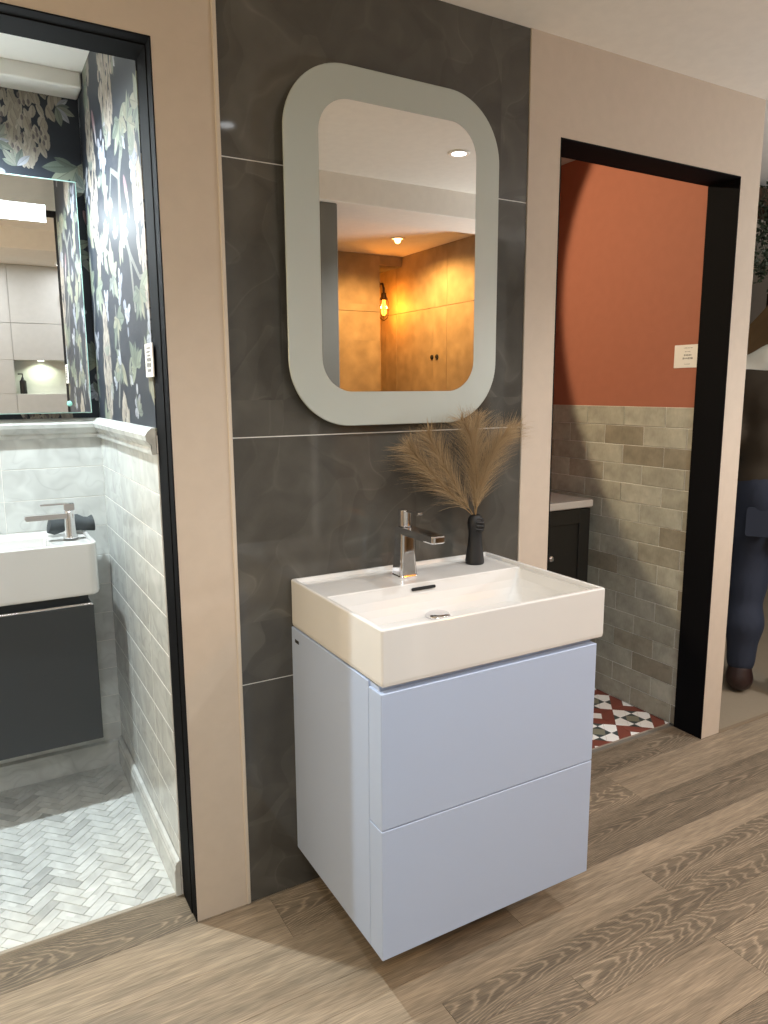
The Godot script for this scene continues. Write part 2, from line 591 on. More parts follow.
# ---------- the shell of the shop
const WE := 1.858   # end of the display wall
func shell() -> void:
	var b := B.new()
	# partition with two doorways, 12 cm thick; the strip behind the stone tiles is set back
	b.bb(-3.2, -0.95, 0.0, CEIL, -0.12, 0.0, 0.0)
	b.bb(-0.95, -0.135, 1.997, CEIL, -0.12, 0.0, 0.0)
	b.bb(-0.135, 0.0, 0.0, CEIL, -0.12, 0.0, 0.0)
	b.bb(0.0, 0.855, 0.0, CEIL, -0.12, -0.011, 0.0)
	b.bb(0.855, 0.969, 0.0, CEIL, -0.12, 0.0, 0.0)
	b.bb(0.969, 1.757, 1.975, CEIL, -0.12, 0.0, 0.0)
	b.bb(1.757, WE, 0.0, CEIL, -0.12, 0.0, 0.0)
	struct("wall_display", b, M.cream, "cream painted partition wall with two black framed doorways", "wall")
	b = B.new()
	b.bb(-3.3, 5.1, CEIL, 2.35, -0.12, 1.47, 0.0)
	b.bb(1.775, 5.1, CEIL, 2.35, -2.7, -0.12, 0.0)
	struct("ceiling", b, M.ceiling)
	b = B.new()
	b.bb(-3.3, 5.1, 2.107, 2.35, 1.47, 1.745, 0.003)
	struct("ceiling_beam", b, M.ceiling)
	b = B.new()
	b.bb(-3.3, 5.1, 2.157, 2.35, 1.745, 3.2, 0.0)
	struct("ceiling_back", b, M.ceiling)
	b = B.new()
	b.bb(-3.3, -3.2, 0.0, CEIL, -0.12, 2.5, 0.0)
	struct("wall_left", b, M.cream)
	b = B.new()
	b.bb(5.0, 5.1, 0.0, CEIL, -2.7, 3.2, 0.0)
	struct("wall_right", b, M.cream)
	# black door linings
	b = B.new()
	b.bb(-0.139, -0.1345, 0.0, 1.998, -0.119, -0.036, 0.0008)
	b.bb(-0.137, -0.1345, 0.0, 1.998, -0.036, 0.0008, 0.0008)
	b.bb(-0.95, -0.1345, 1.993, 1.998, -0.119, -0.036, 0.0008)
	b.bb(-0.95, -0.1345, 1.995, 1.998, -0.036, 0.0008, 0.0008)
	b.bb(-0.951, -0.946, 0.0, 1.998, -0.119, 0.0008, 0.0008)
	struct("trim_1", b, M.black_frame, "black door lining around the marble cloakroom doorway", "door frame")
	b = B.new()
	b.bb(1.753, 1.7575, 0.0, 1.976, -0.1205, 0.0008, 0.0008)
	b.bb(0.969, 1.7575, 1.971, 1.976, -0.1205, 0.0008, 0.0008)
	b.bb(0.9685, 0.973, 0.0, 1.976, -0.1205, 0.0008, 0.0008)
	struct("trim_2", b, M.black_frame, "black door lining around the red room doorway", "door frame")

func display_wall() -> void:
	# stone-look tiles, 60 cm high, on the set-back strip, with thin pale joints
	var w: Node = get_node("wall_display")
	var b := B.new()
	b.bb(0.002, 0.853, 0.0, CEIL, -0.0115, -0.0022, 0.0)
	obj("tile_grout", b, M.grout, w)
	var ys := [0.0, 0.5858, 1.185, 1.7912, CEIL]
	for i in 4:
		b = B.new()
		b.uo = Vector2(0.13 + 0.37 * i, 0.21 + 0.53 * i)
		b.bb(0.0025, 0.8525, ys[i] + (0.0013 if i else 0.001), ys[i + 1] - (0.0013 if i < 3 else 0.001), -0.010, -0.0004, 0.0006)
		obj("tile", b, M.stone, w)
	for x in [-0.0075, 0.853]:
		b = B.new()
		b.bb(x, x + (0.010 if x < 0 else 0.004), 0.0, CEIL - 0.001, -0.004, 0.0035, 0.0015)
		obj("edge_trim", b, M.trim, w)

func shop_floor() -> void:
	var b := B.new()
	b.bb(-3.3, WE, -0.1, -0.006, -0.127, 3.2, 0.0)
	b.bb(WE, 5.1, -0.1, -0.006, 0.0, 3.2, 0.0)
	b.bb(-1.3, WE, -0.1, -0.006, -1.1, -0.127, 0.0)
	var f := struct("floor", b, M.grout_dark, "grey brown oak plank floor of the shop", "floor")
	# plank rows along the wall: z edge, shift of the first end joint, grain, tone
	var edges := [-0.127, 0.005, 0.17, 0.333, 0.416, 0.502, 0.585, 0.668, 0.83, 0.995, 1.16, 1.325, 1.49, 1.655, 1.82, 1.985, 2.15, 2.315, 2.48, 2.645, 2.81, 2.975]
	var shift := [0.35, 0.05, 0.70, 0.55, 0.96, 0.25, 0.54, 0.92]
	var kind := [2, 0, 4, 1, 3, 0, 2, 3]
	for i in edges.size() - 1:
		var sh: float = shift[i] if i < shift.size() else rng.randf() * 1.2
		var x := -3.2 + fposmod(sh + 3.2, 1.2) - 1.2
		var j := 0
		while x < 5.0:
			var x0 := maxf(x, -3.2)
			var x1 := minf(x + 1.2, 5.0)
			if i == 0:
				x1 = minf(x1, WE)
			if x1 - x0 > 0.02:
				b = B.new()
				b.uo = Vector2(-x, -edges[i] + (0.0 if edges[i + 1] - edges[i] > 0.1 else 0.04))
				var tone := 0.90 + 0.16 * rng.randf()
				var k: int = kind[i] if i < kind.size() else rng.randi() % 5
				if j % 2 == 1:
					k = [3, 1, 2, 0, 1][k]
				b.bb(x0 + 0.0003, x1 - 0.0003, -0.007, 0.0, edges[i] + 0.0003, edges[i + 1] - 0.0003, 0.0005)
				var m: StandardMaterial3D = wood_tone(k, int(tone * 20.0))
				obj("plank", b, m, f)
			x += 1.2
			j += 1
	# the next floor covering begins beyond the end of the display wall
	b = B.new()
	b.bb(WE, 5.1, -0.1, -0.001, -2.7, -0.01, 0.0)
	struct("floor_beyond", b, mat(rgb(136, 124, 106), 0.6, 0, M.speckle, Vector3(4, 4, 4)), "plain grey beige floor beyond the display wall", "floor")
	b = B.new()
	b.bb(WE, 5.0, -0.004, 0.0035, -0.012, 0.004, 0.0015)
	struct("trim_3", b, mat(rgb(120, 104, 84), 0.6), "narrow floor strip where the two floors meet", "trim")
	b = B.new()
	b.bb(-0.95, -0.15, -0.004, 0.003, -0.134, -0.122, 0.0015)
	struct("trim_4", b, mat(rgb(150, 142, 128), 0.6), "narrow threshold strip at the herringbone floor", "trim")

var tones := {}
func wood_tone(k: int, t: int) -> StandardMaterial3D:
	var key := k * 100 + t
	if not tones.has(key):
		var m: StandardMaterial3D = M.wood[k].duplicate()
		m.albedo_color = Color(t / 21.0, t / 21.0, t / 21.0)
		tones[key] = m
	return tones[key]

# ---------- what stands behind the camera and is seen in the mirrors
func shop_behind() -> void:
	var b := B.new()
	# grey partition end, left side of the warm bay
	b.bb(0.905, 0.992, 0.0, 2.107, 1.5, 3.0, 0.004)
	struct("wall_bay_side", b, M.grey_panel, "grey painted partition end beside the warm stone bay", "wall")
	b = B.new()
	b.bb(0.880, 0.905, 0.0, 2.107, 1.5, 1.54, 0.003)
	struct("trim_5", b, M.white_gloss, "pale edge strip on the grey partition end", "trim")
	# warm bay: wall facing the display wall, with a recess in its corner
	b = B.new()
	b.bb(0.992, 1.917, 0.0, 2.157, 2.771, 3.1, 0.0)
	b.bb(1.917, 2.097, 2.094, 2.157, 2.771, 3.1, 0.0)
	b.bb(1.917, 2.2, 0.0, 2.157, 3.06, 3.1, 0.0)
	var wb := struct("wall_bay_back", b, M.grout_dark, "brown concrete look tiled wall with a tall corner recess", "wall")
	var slab := func(x0: float, x1: float, y0: float, y1: float, z0: float, z1: float, parent: Node, k: int) -> void:
		var q := B.new()
		q.uo = Vector2(0.37 * k, 0.23 * k)
		q.bb(x0 + 0.001, x1 - 0.001, y0 + 0.001, y1 - 0.001, z0, z1, 0.001)
		obj("tile", q, M.concrete, parent)
	var ys := [0.0, 0.6, 1.2, 1.795, 2.157]
	for i in 4:
		slab.call(0.992, 1.30, ys[i], ys[i + 1], 2.76, 2.771, wb, i)
		slab.call(1.30, 1.917, ys[i], ys[i + 1], 2.76, 2.771, wb, i + 5)
	slab.call(1.917, 2.086, 2.094, 2.157, 2.76, 2.771, wb, 11)
	for i in 4:
		slab.call(1.917, 2.2, ys[i], minf(ys[i + 1], 2.094), 3.05, 3.06, wb, i + 12)
	b = B.new()
	b.bb(2.097, 2.2, 0.0, 2.157, 1.745, 3.06, 0.0)
	var wr := struct("wall_bay_right", b, M.grout_dark, "brown concrete look tiled side wall of the warm bay", "wall")
	for i in 4:
		var e := [1.745, 2.23, 2.83, 3.05]
		for j in 3:
			var q := B.new()
			q.uo = Vector2(0.31 * (i * 3 + j), 0.17 * i)
			q.bb(2.086, 2.097, ys[i] + 0.001, ys[i + 1] - 0.001, e[j] + 0.001, e[j + 1] - 0.001, 0.001)
			obj("tile", q, M.concrete, wr)
	downlight(1.75, 2.25, 2.157, Color(1.0, 0.76, 0.45), 2.1, 80, "warm recessed ceiling spotlight in the brown tiled bay", 8.0)
	# caged wall lamp on the recess edge
	var t := thing("cage_wall_lamp", "bronze caged wall lamp with glowing amber bulb in tiled recess", "lamp", Vector3(1.917, 1.955, 2.805))
	b = B.new()
	b.lathe(Vector3(0.004, 0.02, 0), [[0.0001, 0.012], [0.026, 0.012], [0.03, 0.006], [0.03, -0.003], [0.0001, -0.003]], 18, Vector3.UP, Vector3.RIGHT, Vector3.BACK)
	obj("back_plate", b, M.bronze, t)
	b = B.new()
	b.tube([Vector3(0.01, 0.02, 0), Vector3(0.045, 0.03, 0), Vector3(0.055, 0.0, 0), Vector3(0.055, -0.03, 0)], [0.008], 10)
	obj("arm", b, M.bronze, t)
	b = B.new()
	b.lathe(Vector3(0.055, -0.03, 0), [[0.0001, 0.0], [0.016, 0.0], [0.018, -0.02], [0.024, -0.045], [0.0001, -0.045]], 18)
	obj("lamp_holder", b, M.bronze, t)
	b = B.new()
	b.lathe(Vector3(0.055, -0.075, 0), [[0.010, 0.0], [0.012, -0.02], [0.020, -0.06], [0.018, -0.085], [0.008, -0.10], [0.0001, -0.103]], 18)
	var e2 := StandardMaterial3D.new()
	e2.albedo_color = Color(1, 0.8, 0.5)
	e2.emission_enabled = true
	e2.emission = Color(1.0, 0.66, 0.22)
	e2.emission_energy_multiplier = 6.0
	obj("bulb", b, e2, t)
	for k in 6:
		var a := TAU * k / 6
		b = B.new()
		var pts := []
		for q in [[0.024, -0.06], [0.036, -0.09], [0.038, -0.14], [0.030, -0.19], [0.001, -0.21]]:
			pts.append(Vector3(0.055 + q[0] * cos(a), q[1], q[0] * sin(a)))
		b.tube(pts, [0.0018], 6)
		obj("cage_wire", b, M.bronze, t)
	b = B.new()
	var ring := []
	for k in 21:
		ring.append(Vector3(0.055 + 0.038 * cos(TAU * k / 20), -0.14, 0.038 * sin(TAU * k / 20)))
	b.tube(ring, [0.0018], 6, false)
	obj("cage_ring", b, M.bronze, t)
	var l := OmniLight3D.new()
	l.light_color = Color(1.0, 0.60, 0.20)
	l.light_energy = 0.22
	l.light_size = 0.02
	l.omni_range = 12.0
	l.shadow_enabled = true
	add_child(l)
	l.position = Vector3(1.972, 1.83, 2.805)
	# two black wall outlets on the side wall
	t = thing("wall_outlet", "pair of small round black pipe outlets on the brown tiled wall", "outlet", Vector3(2.086, 1.492, 2.363))
	for dz in [-0.028, 0.028]:
		b = B.new()
		b.lathe(Vector3(0, 0, dz), [[0.0001, -0.006], [0.014, -0.006], [0.016, 0.0]], 14, Vector3.UP, Vector3.RIGHT, Vector3.BACK)
		obj("outlet_disc", b, M.void, t)
	# low shelf with chrome fittings in the recess
	t = thing("fittings_shelf", "dark shelf in the tall recess of the brown tiled bay", "shelf", Vector3(2.0, 1.22, 2.91))
	b = B.new()
	b.bb(-0.08, 0.083, 0.0, 0.02, -0.12, 0.138, 0.002)
	obj("board", b, M.bronze, t)
	# pale tiled bay: wall with a lit niche
	b = B.new()
	b.bb(-3.2, -0.19, 0.0, 2.157, 2.41, 2.5, 0.0)
	b.bb(0.35, 0.905, 0.0, 2.157, 2.41, 2.5, 0.0)
	b.bb(-0.19, 0.35, 0.0, 1.275, 2.41, 2.5, 0.0)
	b.bb(-0.19, 0.35, 1.509, 2.157, 2.41, 2.5, 0.0)
	b.bb(-0.25, 0.40, 1.2, 1.56, 2.5, 2.52, 0.0)
	var wn := struct("wall_niche_bay", b, M.beige_tile, "pale beige tiled wall with a lit rectangular niche", "wall")
	var xs := [-3.2, -2.6, -2.0, -1.4, -0.8, -0.19, 0.35, 0.905]
	var yn := [0.0, 0.6, 1.275, 1.509, 1.763, 2.157]
	for i in 5:
		for j in 7:
			if i == 2 and j == 5:
				continue
			b = B.new()
			b.bb(xs[j] + 0.0015, xs[j + 1] - 0.0015, yn[i] + 0.0015, yn[i + 1] - 0.0015, 2.4, 2.411, 0.001)
			obj("tile", b, M.beige_tile, wn)
	var nl := thing("niche_light", "small bright spotlight at the top of the wall niche", "light", Vector3(-0.012, 1.509, 2.455))
	b = B.new()
	b.lathe(Vector3.ZERO, [[0.0001, -0.004], [0.018, -0.004], [0.022, -0.002], [0.022, 0.0]], 20)
	var e3 := StandardMaterial3D.new()
	e3.emission_enabled = true
	e3.emission = Color(0.95, 1.0, 0.9)
	e3.emission_energy_multiplier = 6.0
	obj("lamp_lens", b, e3, nl)
	spot(Vector3(-0.012, 1.50, 2.455), Vector3(-0.012, 1.0, 2.455), Color(0.95, 1.0, 0.88), 0.16, 75, 0.5, 0.012)
	t = thing("soap_dispenser", "black soap dispenser standing in the lit wall niche", "dispenser", Vector3(-0.14, 1.275, 2.45))
	b = B.new()
	b.lathe(Vector3.ZERO, [[0.0001, 0.0], [0.022, 0.0], [0.023, 0.004], [0.022, 0.09], [0.012, 0.10], [0.008, 0.115], [0.0001, 0.115]], 18)
	obj("bottle", b, M.black_ceramic, t)
	b = B.new()
	b.tube([Vector3(0, 0.115, 0), Vector3(0, 0.14, 0), Vector3(-0.03, 0.14, 0)], [0.005], 8)
	obj("pump", b, M.black_ceramic, t)
	b = B.new()
	var rg := []
	for k in 33:
		rg.append(Vector3(0.276 + 0.13 * cos(TAU * k / 32), 1.94 + 0.13 * sin(TAU * k / 32), 2.388))
	b.tube(rg, [0.011], 8, false)
	tag(obj("wall_ring", b, M.white_gloss), "white ring hung on the pale tiled wall above the niche", "ring")

# ---------- marble cloakroom on the other side of the first doorway
const CX := -0.143   # its right wall
const CZ := -0.925   # its back wall
func cloakroom() -> void:
	var b := B.new()
	b.bb(CX + 0.0018, -0.04, 0.0, 1.2, -1.05, -0.119, 0.0)
	b.bb(CX + 0.009, -0.04, 1.2, 2.35, -1.05, -0.119, 0.0)
	var wr := struct("wall_cloakroom_right", b, M.grout)
	b = B.new()
	b.bb(-1.32, CX + 0.009, 0.0, 1.2, -1.05, CZ - 0.0018, 0.0)
	b.bb(-1.32, CX + 0.009, 1.2, 2.35, -1.05, CZ - 0.009, 0.0)
	var wb := struct("wall_cloakroom_back", b, M.grout)
	b = B.new()
	b.bb(-1.32, -1.2, 0.0, 2.35, -1.05, -0.12, 0.0)
	struct("wall_cloakroom_left", b, M.cream)
	b = B.new()
	b.bb(-1.32, -0.04, 2.212, 2.35, -1.05, -0.12, 0.0)
	b.bb(-1.2, CX, 2.168, 2.215, CZ, -0.825, 0.004)
	struct("ceiling_cloakroom", b, M.white_gloss)
	# wallpaper above the marble
	b = B.new()
	b.uo = Vector2(0.62, 0.23)
	b.bb(CX + 0.002, CX + 0.0095, 1.19, 2.212, CZ, -0.118, 0.0)
	obj("wallpaper", b, M.wallpaper, wr)
	b = B.new()
	b.uo = Vector2(0.45, 0.27)
	b.bb(-1.2, CX + 0.002, 1.19, 2.212, CZ - 0.0095, CZ - 0.002, 0.0)
	obj("wallpaper", b, M.wallpaper, wb)
	# stacked marble tiles, 30 x 10 cm
	var pool := []
	for k in 6:
		b = B.new()
		b.uo = Vector2(0.29 * k + 0.05, 0.41 * k)
		b.box(Vector3.ZERO, Vector3(0.008, 0.0985, 0.2985), 0.001)
		pool.append(b.mesh())
	var pool2 := []
	for k in 6:
		b = B.new()
		b.uo = Vector2(0.33 * k + 0.11, 0.27 * k)
		b.box(Vector3.ZERO, Vector3(0.2985, 0.0985, 0.008), 0.001)
		pool2.append(b.mesh())
	for r in 11:
		var y := 0.10 + 0.1 * r
		var z0 := -0.925
		for j in 3:
			var L := 0.3
			if z0 + 0.3 > -0.12:
				L = -0.118 - z0
			if L > 0.29:
				obj("tile", pool[(r * 5 + j * 2) % 6], M.marble, wr, Vector3(CX + 0.005, y, z0 + 0.15))
			else:
				b = B.new()
				b.uo = Vector2(0.2 * r, 0.37 * r)
				b.bb(CX + 0.001, CX + 0.009, y - 0.0492, y + 0.0492, z0 + 0.0008, z0 + L, 0.001)
				obj("tile", b, M.marble, wr)
			z0 += 0.3
		for j in 4:
			obj("tile", pool2[(r * 7 + j * 3 + 1) % 6], M.marble, wb, Vector3(CX - 0.148 - 0.3 * j, y, CZ - 0.005))
	# moulded marble dado rail and skirting, swept along the two walls
	sweep(wr, "dado_rail", [[0.0, 1.145], [0.010, 1.145], [0.012, 1.155], [0.009, 1.16], [0.014, 1.168], [0.022, 1.178], [0.024, 1.19], [0.018, 1.2], [0.010, 1.206], [0.0, 1.208]], true)
	sweep(wb, "dado_rail", [[0.0, 1.145], [0.010, 1.145], [0.012, 1.155], [0.009, 1.16], [0.014, 1.168], [0.022, 1.178], [0.024, 1.19], [0.018, 1.2], [0.010, 1.206], [0.0, 1.208]], false)
	sweep(wr, "skirting", [[0.0, 0.0], [0.014, 0.0], [0.014, 0.07], [0.011, 0.078], [0.012, 0.085], [0.008, 0.094], [0.0, 0.098]], true)
	sweep(wb, "skirting", [[0.0, 0.0], [0.014, 0.0], [0.014, 0.085], [0.0, 0.09]], false)
	# herringbone marble chips
	b = B.new()
	b.bb(-1.2, CX, -0.006, -0.0012, CZ, -0.128, 0.0)
	var fl := struct("floor_cloakroom", b, mat(rgb(128, 130, 128), 0.9), "white marble herringbone mosaic floor of the cloakroom", "floor")
	var L := 0.088
	var W := 0.027
	var chips := []
	for k in 5:
		b = B.new()
		b.uo = Vector2(0.21 * k, 0.34 * k)
		b.box(Vector3.ZERO, Vector3(L - 0.0016, 0.005, W - 0.0016), 0.0007)
		chips.append(b.mesh())
	var rest := B.new()
	var count := 0
	for i in range(-30, 31):
		for j in range(-20, 21):
			for d in 2:
				# herringbone lattice: steps (W, W) and (L, -L) in the rotated frame
				var p := Vector2(i * W + j * L, i * W - j * L)
				if d == 0:
					p += Vector2(L / 2, W / 2)
				else:
					p += Vector2(L + W / 2, W - L / 2 + 0.0)
				var q := Vector2((p.x - p.y) * 0.70711, (p.x + p.y) * 0.70711) + Vector2(-0.42, -0.40)
				var turn := -PI / 4 if d == 0 else PI / 4
				if q.x > CX + 0.04 or q.x < -0.94 or q.y > -0.09 or q.y < CZ - 0.04:
					continue
				var hx := 0.5 * (L + W) * 0.70711
				var inside := q.x + hx < CX - 0.008 and q.y + hx < -0.1275 and q.y - hx > CZ + 0.01
				var tone: int = [0, 0, 0, 1, 1, 2, 0, 1, 0, 0, 1, 3][rng.randi() % 12]
				if inside and q.x > -0.66 and count < 300:
					var o := obj("mosaic_chip", chips[posmod(i * 3 + j + d, 5)], M.marble_chip[tone], fl, Vector3(q.x, -0.0005, q.y))
					o.rotation.y = turn
					count += 1
				else:
					# cut pieces along the edges
					var ax := Vector2(cos(turn), -sin(turn))
					var ay := Vector2(sin(turn), cos(turn))
					var poly := PackedVector2Array()
					for s in [[-1, -1], [1, -1], [1, 1], [-1, 1]]:
						poly.append(q + ax * s[0] * (L / 2 - 0.0008) + ay * s[1] * (W / 2 - 0.0008))
					var room := PackedVector2Array([Vector2(-1.2, CZ), Vector2(CX - 0.001, CZ), Vector2(CX - 0.001, -0.1285), Vector2(-1.2, -0.1285)])
					for piece in Geometry2D.intersect_polygons(poly, room):
						for k in range(1, piece.size() - 1):
							rest.tri(Vector3(piece[0].x, 0.002, piece[0].y), Vector3(piece[k].x, 0.002, piece[k].y), Vector3(piece[k + 1].x, 0.002, piece[k + 1].y), Vector3.UP)
						for k in piece.size():
							var a := piece[k]
							var c := piece[(k + 1) % piece.size()]
							var n := Vector3(c.y - a.y, 0, a.x - c.x)
							rest.quad(Vector3(a.x, 0.002, a.y), Vector3(c.x, 0.002, c.y), Vector3(c.x, -0.003, c.y), Vector3(a.x, -0.003, a.y), n)
	var ro := obj("cut_mosaic_chips", rest, M.marble_chip[0], fl)
	ro.set_meta("kind", "stuff")
	# light fittings of this room
	downlight(-0.60, -0.55, 2.212, COOL, 4.6, 72, "round recessed ceiling spotlight inside the marble cloakroom", 9.0)
	# mirror with a lit strip
	var t := thing("cloakroom_mirror", "frameless rectangular mirror with lit strip on dark floral wallpaper", "mirror", Vector3(-0.468, 1.224, -0.893))
	b = B.new()
	b.bb(-0.27, 0.27, 0.03, 0.67, -0.034, -0.006, 0.002)
	obj("mirror_back", b, M.black_frame, t)
	b = B.new()
	b.bb(-0.30, 0.30, 0.0, 0.70, -0.006, -0.0008, 0.0008)
	obj("glass", b, M.glass_edge, t)
	b = B.new()
	b.bb(-0.297, 0.297, 0.003, 0.697, -0.001, 0.0, 0.0004)
	obj("mirror_face", b, M.silver, t)
	b = B.new()
	b.bb(-0.208, 0.208, 0.572, 0.622, -0.0005, 0.0008, 0.0003)
	var e := StandardMaterial3D.new()
	e.albedo_color = Color(0.95, 0.97, 1.0)
	e.emission_enabled = true
	e.emission = Color(0.95, 0.99, 1.0)
	e.emission_energy_multiplier = 2.5
	obj("light_strip", b, e, t)
	b = B.new()
	b.lathe(Vector3(0.235, 0.03, 0.0), [[0.0001, 0.002], [0.008, 0.002], [0.0085, 0.0]], 16, Vector3.RIGHT, Vector3.BACK, Vector3.UP)
	obj("touch_switch", b, mat(rgb(150, 214, 196), 0.3), t)
	var al := AreaLight3D.new()
	al.area_size = Vector2(0.416, 0.05)
	al.light_color = Color(0.95, 0.99, 1.0)
	al.light_energy = 0.2
	al.area_range = 8.0
	al.shadow_enabled = true
	add_child(al)
	al.position = Vector3(-0.468, 1.224 + 0.597, -0.889)
	al.rotation.y = PI
	# vanity with drawer
	t = thing("charcoal_vanity", "charcoal wall hung cloakroom vanity unit below a small white basin", "vanity unit", Vector3(-0.46, 0.225, CZ))
	b = B.new()
	b.bb(-0.223, 0.223, 0.0, 0.43, 0.002, 0.243, 0.002)
	b.bb(-0.215, 0.215, 0.43, 0.462, 0.002, 0.235, 0.002)
	obj("body", b, M.charcoal, t)
	b = B.new()
	b.bb(-0.225, 0.225, -0.001, 0.43, 0.245, 0.263, 0.002)
	var dr := obj("drawer", b, M.charcoal, t)
	b = B.new()
	b.tube([Vector3(-0.222, 0.434, 0.258), Vector3(0.215, 0.434, 0.258), Vector3(0.222, 0.43, 0.258)], [0.0045], 8)
	obj("grip_edge", b, M.chrome, dr)
	# basin with rounded front corner
	t = thing("cloakroom_basin", "small white ceramic basin with rounded corners in the marble cloakroom", "basin", Vector3(0, 0.69, 0))
	basin_shape(t, -0.70, -0.214, CZ + 0.002, -0.650, 0.0, 0.158, 0.03, [-0.655, -0.335, CZ + 0.055, -0.672])
	# tap, pointing sideways along the basin
	t = thing("cloakroom_tap", "chrome mono tap on the small cloakroom basin pointing along the basin", "tap", Vector3(-0.272, 0.8466, -0.775))
	b = B.new()
	b.lathe(Vector3.ZERO, [[0.0001, 0.0], [0.021, 0.0], [0.021, 0.004], [0.017, 0.006], [0.015, 0.06], [0.015, 0.085], [0.0001, 0.085]], 20)
	obj("body", b, M.chrome, t)
	b = B.new()
	b.plate(Vector3(0, 0.066, -0.013), Vector3.RIGHT, Vector3.UP, Vector3.BACK, rloop(-0.125, 0.012, -0.004, 0.012, 0.005, 3), 0.026, 0.002)
	obj("spout", b, M.chrome, t)
	b = B.new()
	b.plate(Vector3(0, 0.087, -0.014), Vector3.RIGHT, Vector3.UP, Vector3.BACK, rloop(-0.015, 0.016, -0.002, 0.022, 0.004, 3), 0.028, 0.002)
	b.plate(Vector3(0, 0.105, -0.010), Vector3.RIGHT, Vector3.UP, Vector3.BACK, rloop(-0.08, -0.005, 0.0, 0.005, 0.002, 3), 0.02, 0.001)
	obj("lever", b, M.chrome, t)
	# rolled dark cloth behind the tap
	b = B.new()
	var pts := []
	var rad := []
	for k in 9:
		pts.append(Vector3(-0.325 + 0.0165 * k, 0.874 - 0.004 * sin(k * 1.1), -0.872 + 0.004 * cos(k * 0.9)))
		rad.append(0.024 + 0.003 * sin(k * 1.7))
	b.tube(pts, rad, 14)
	tag(obj("rolled_cloth", b, mat(rgb(62, 66, 68), 0.9)), "dark grey rolled cloth lying behind the cloakroom tap", "cloth")
	# price card
	price_card(Vector3(CX, 1.362, -0.128), Vector3.LEFT, 0.075, 0.076, "small white price card on the dark floral wallpaper", 2)

func sweep(w: Node, called: String, prof: Array, right: bool) -> void:
	var b := B.new()
	var rows := []
	for end in 2:
		var l := []
		for p in prof:
			if right:
				l.append(Vector3(CX - p[0], p[1], (CZ + p[0]) if end == 0 else -0.119))
			else:
				l.append(Vector3((CX - p[0]) if end == 0 else -1.2, p[1], CZ + p[0]))
		rows.append(l)
	for k in prof.size() - 1:
		var n := Vector3(-1, 0, 0) if right else Vector3(0, 0, 1)
		var dy: float = prof[k + 1][1] - prof[k][1]
		var dd: float = prof[k + 1][0] - prof[k][0]
		var nn := n * dy - Vector3.UP * dd
		b.quad(rows[0][k], rows[1][k], rows[1][k + 1], rows[0][k + 1], nn)
	for end in 2:
		if right or end == 1:
			b.fan(rows[end], Vector3(0, 0, 1 if end == 1 else -1) if right else Vector3(-1, 0, 0))
	obj(called, b, M.marble, w)

func price_card(at: Vector3, n: Vector3, w: float, h: float, label: String, style: int) -> void:
	var t := thing("price_card", label, "card", at)
	var side := Vector3.UP.cross(n)
	var b := B.new()
	b.plate(n * 0.0005, side, Vector3.UP, n, rloop(-w / 2, w / 2, -h / 2, h / 2, 0.002, 3), 0.003, 0.0006)
	obj("card", b, M.white_gloss, t)
	b = B.new()
	var lines := [[0.36, 0.3, 0.012], [0.20, 0.2, 0.012], [0.05, 0.26, 0.035], [-0.09, 0.34, 0.035], [-0.34, 0.2, 0.01]] if style == 1 else [[0.36, 0.55, 0.03], [0.25, 0.6, 0.03], [0.14, 0.5, 0.03], [0.02, 0.6, 0.05], [-0.14, 0.62, 0.07], [-0.30, 0.5, 0.05]]
	var r := RandomNumberGenerator.new()
	r.seed = style
	for l in lines:
		var x: float = -l[1] / 2
		while x < l[1] / 2:
			var ww := r.randf_range(0.012, 0.03)
			var hh: float = l[2] * r.randf_range(0.7, 1.3)
			var c: Vector3 = n * 0.0037 + side * (x + ww / 2) * w + Vector3.UP * l[0] * h
			b.quad(c + side * (-ww * w / 2) + Vector3.UP * (-hh * h), c + side * (ww * w / 2) + Vector3.UP * (-hh * h), c + side * (ww * w / 2) + Vector3.UP * hh * h, c + side * (-ww * w / 2) + Vector3.UP * hh * h, n)
			x += ww + r.randf_range(0.008, 0.02)
	obj("print", b, mat(rgb(110, 108, 106), 0.8), t)

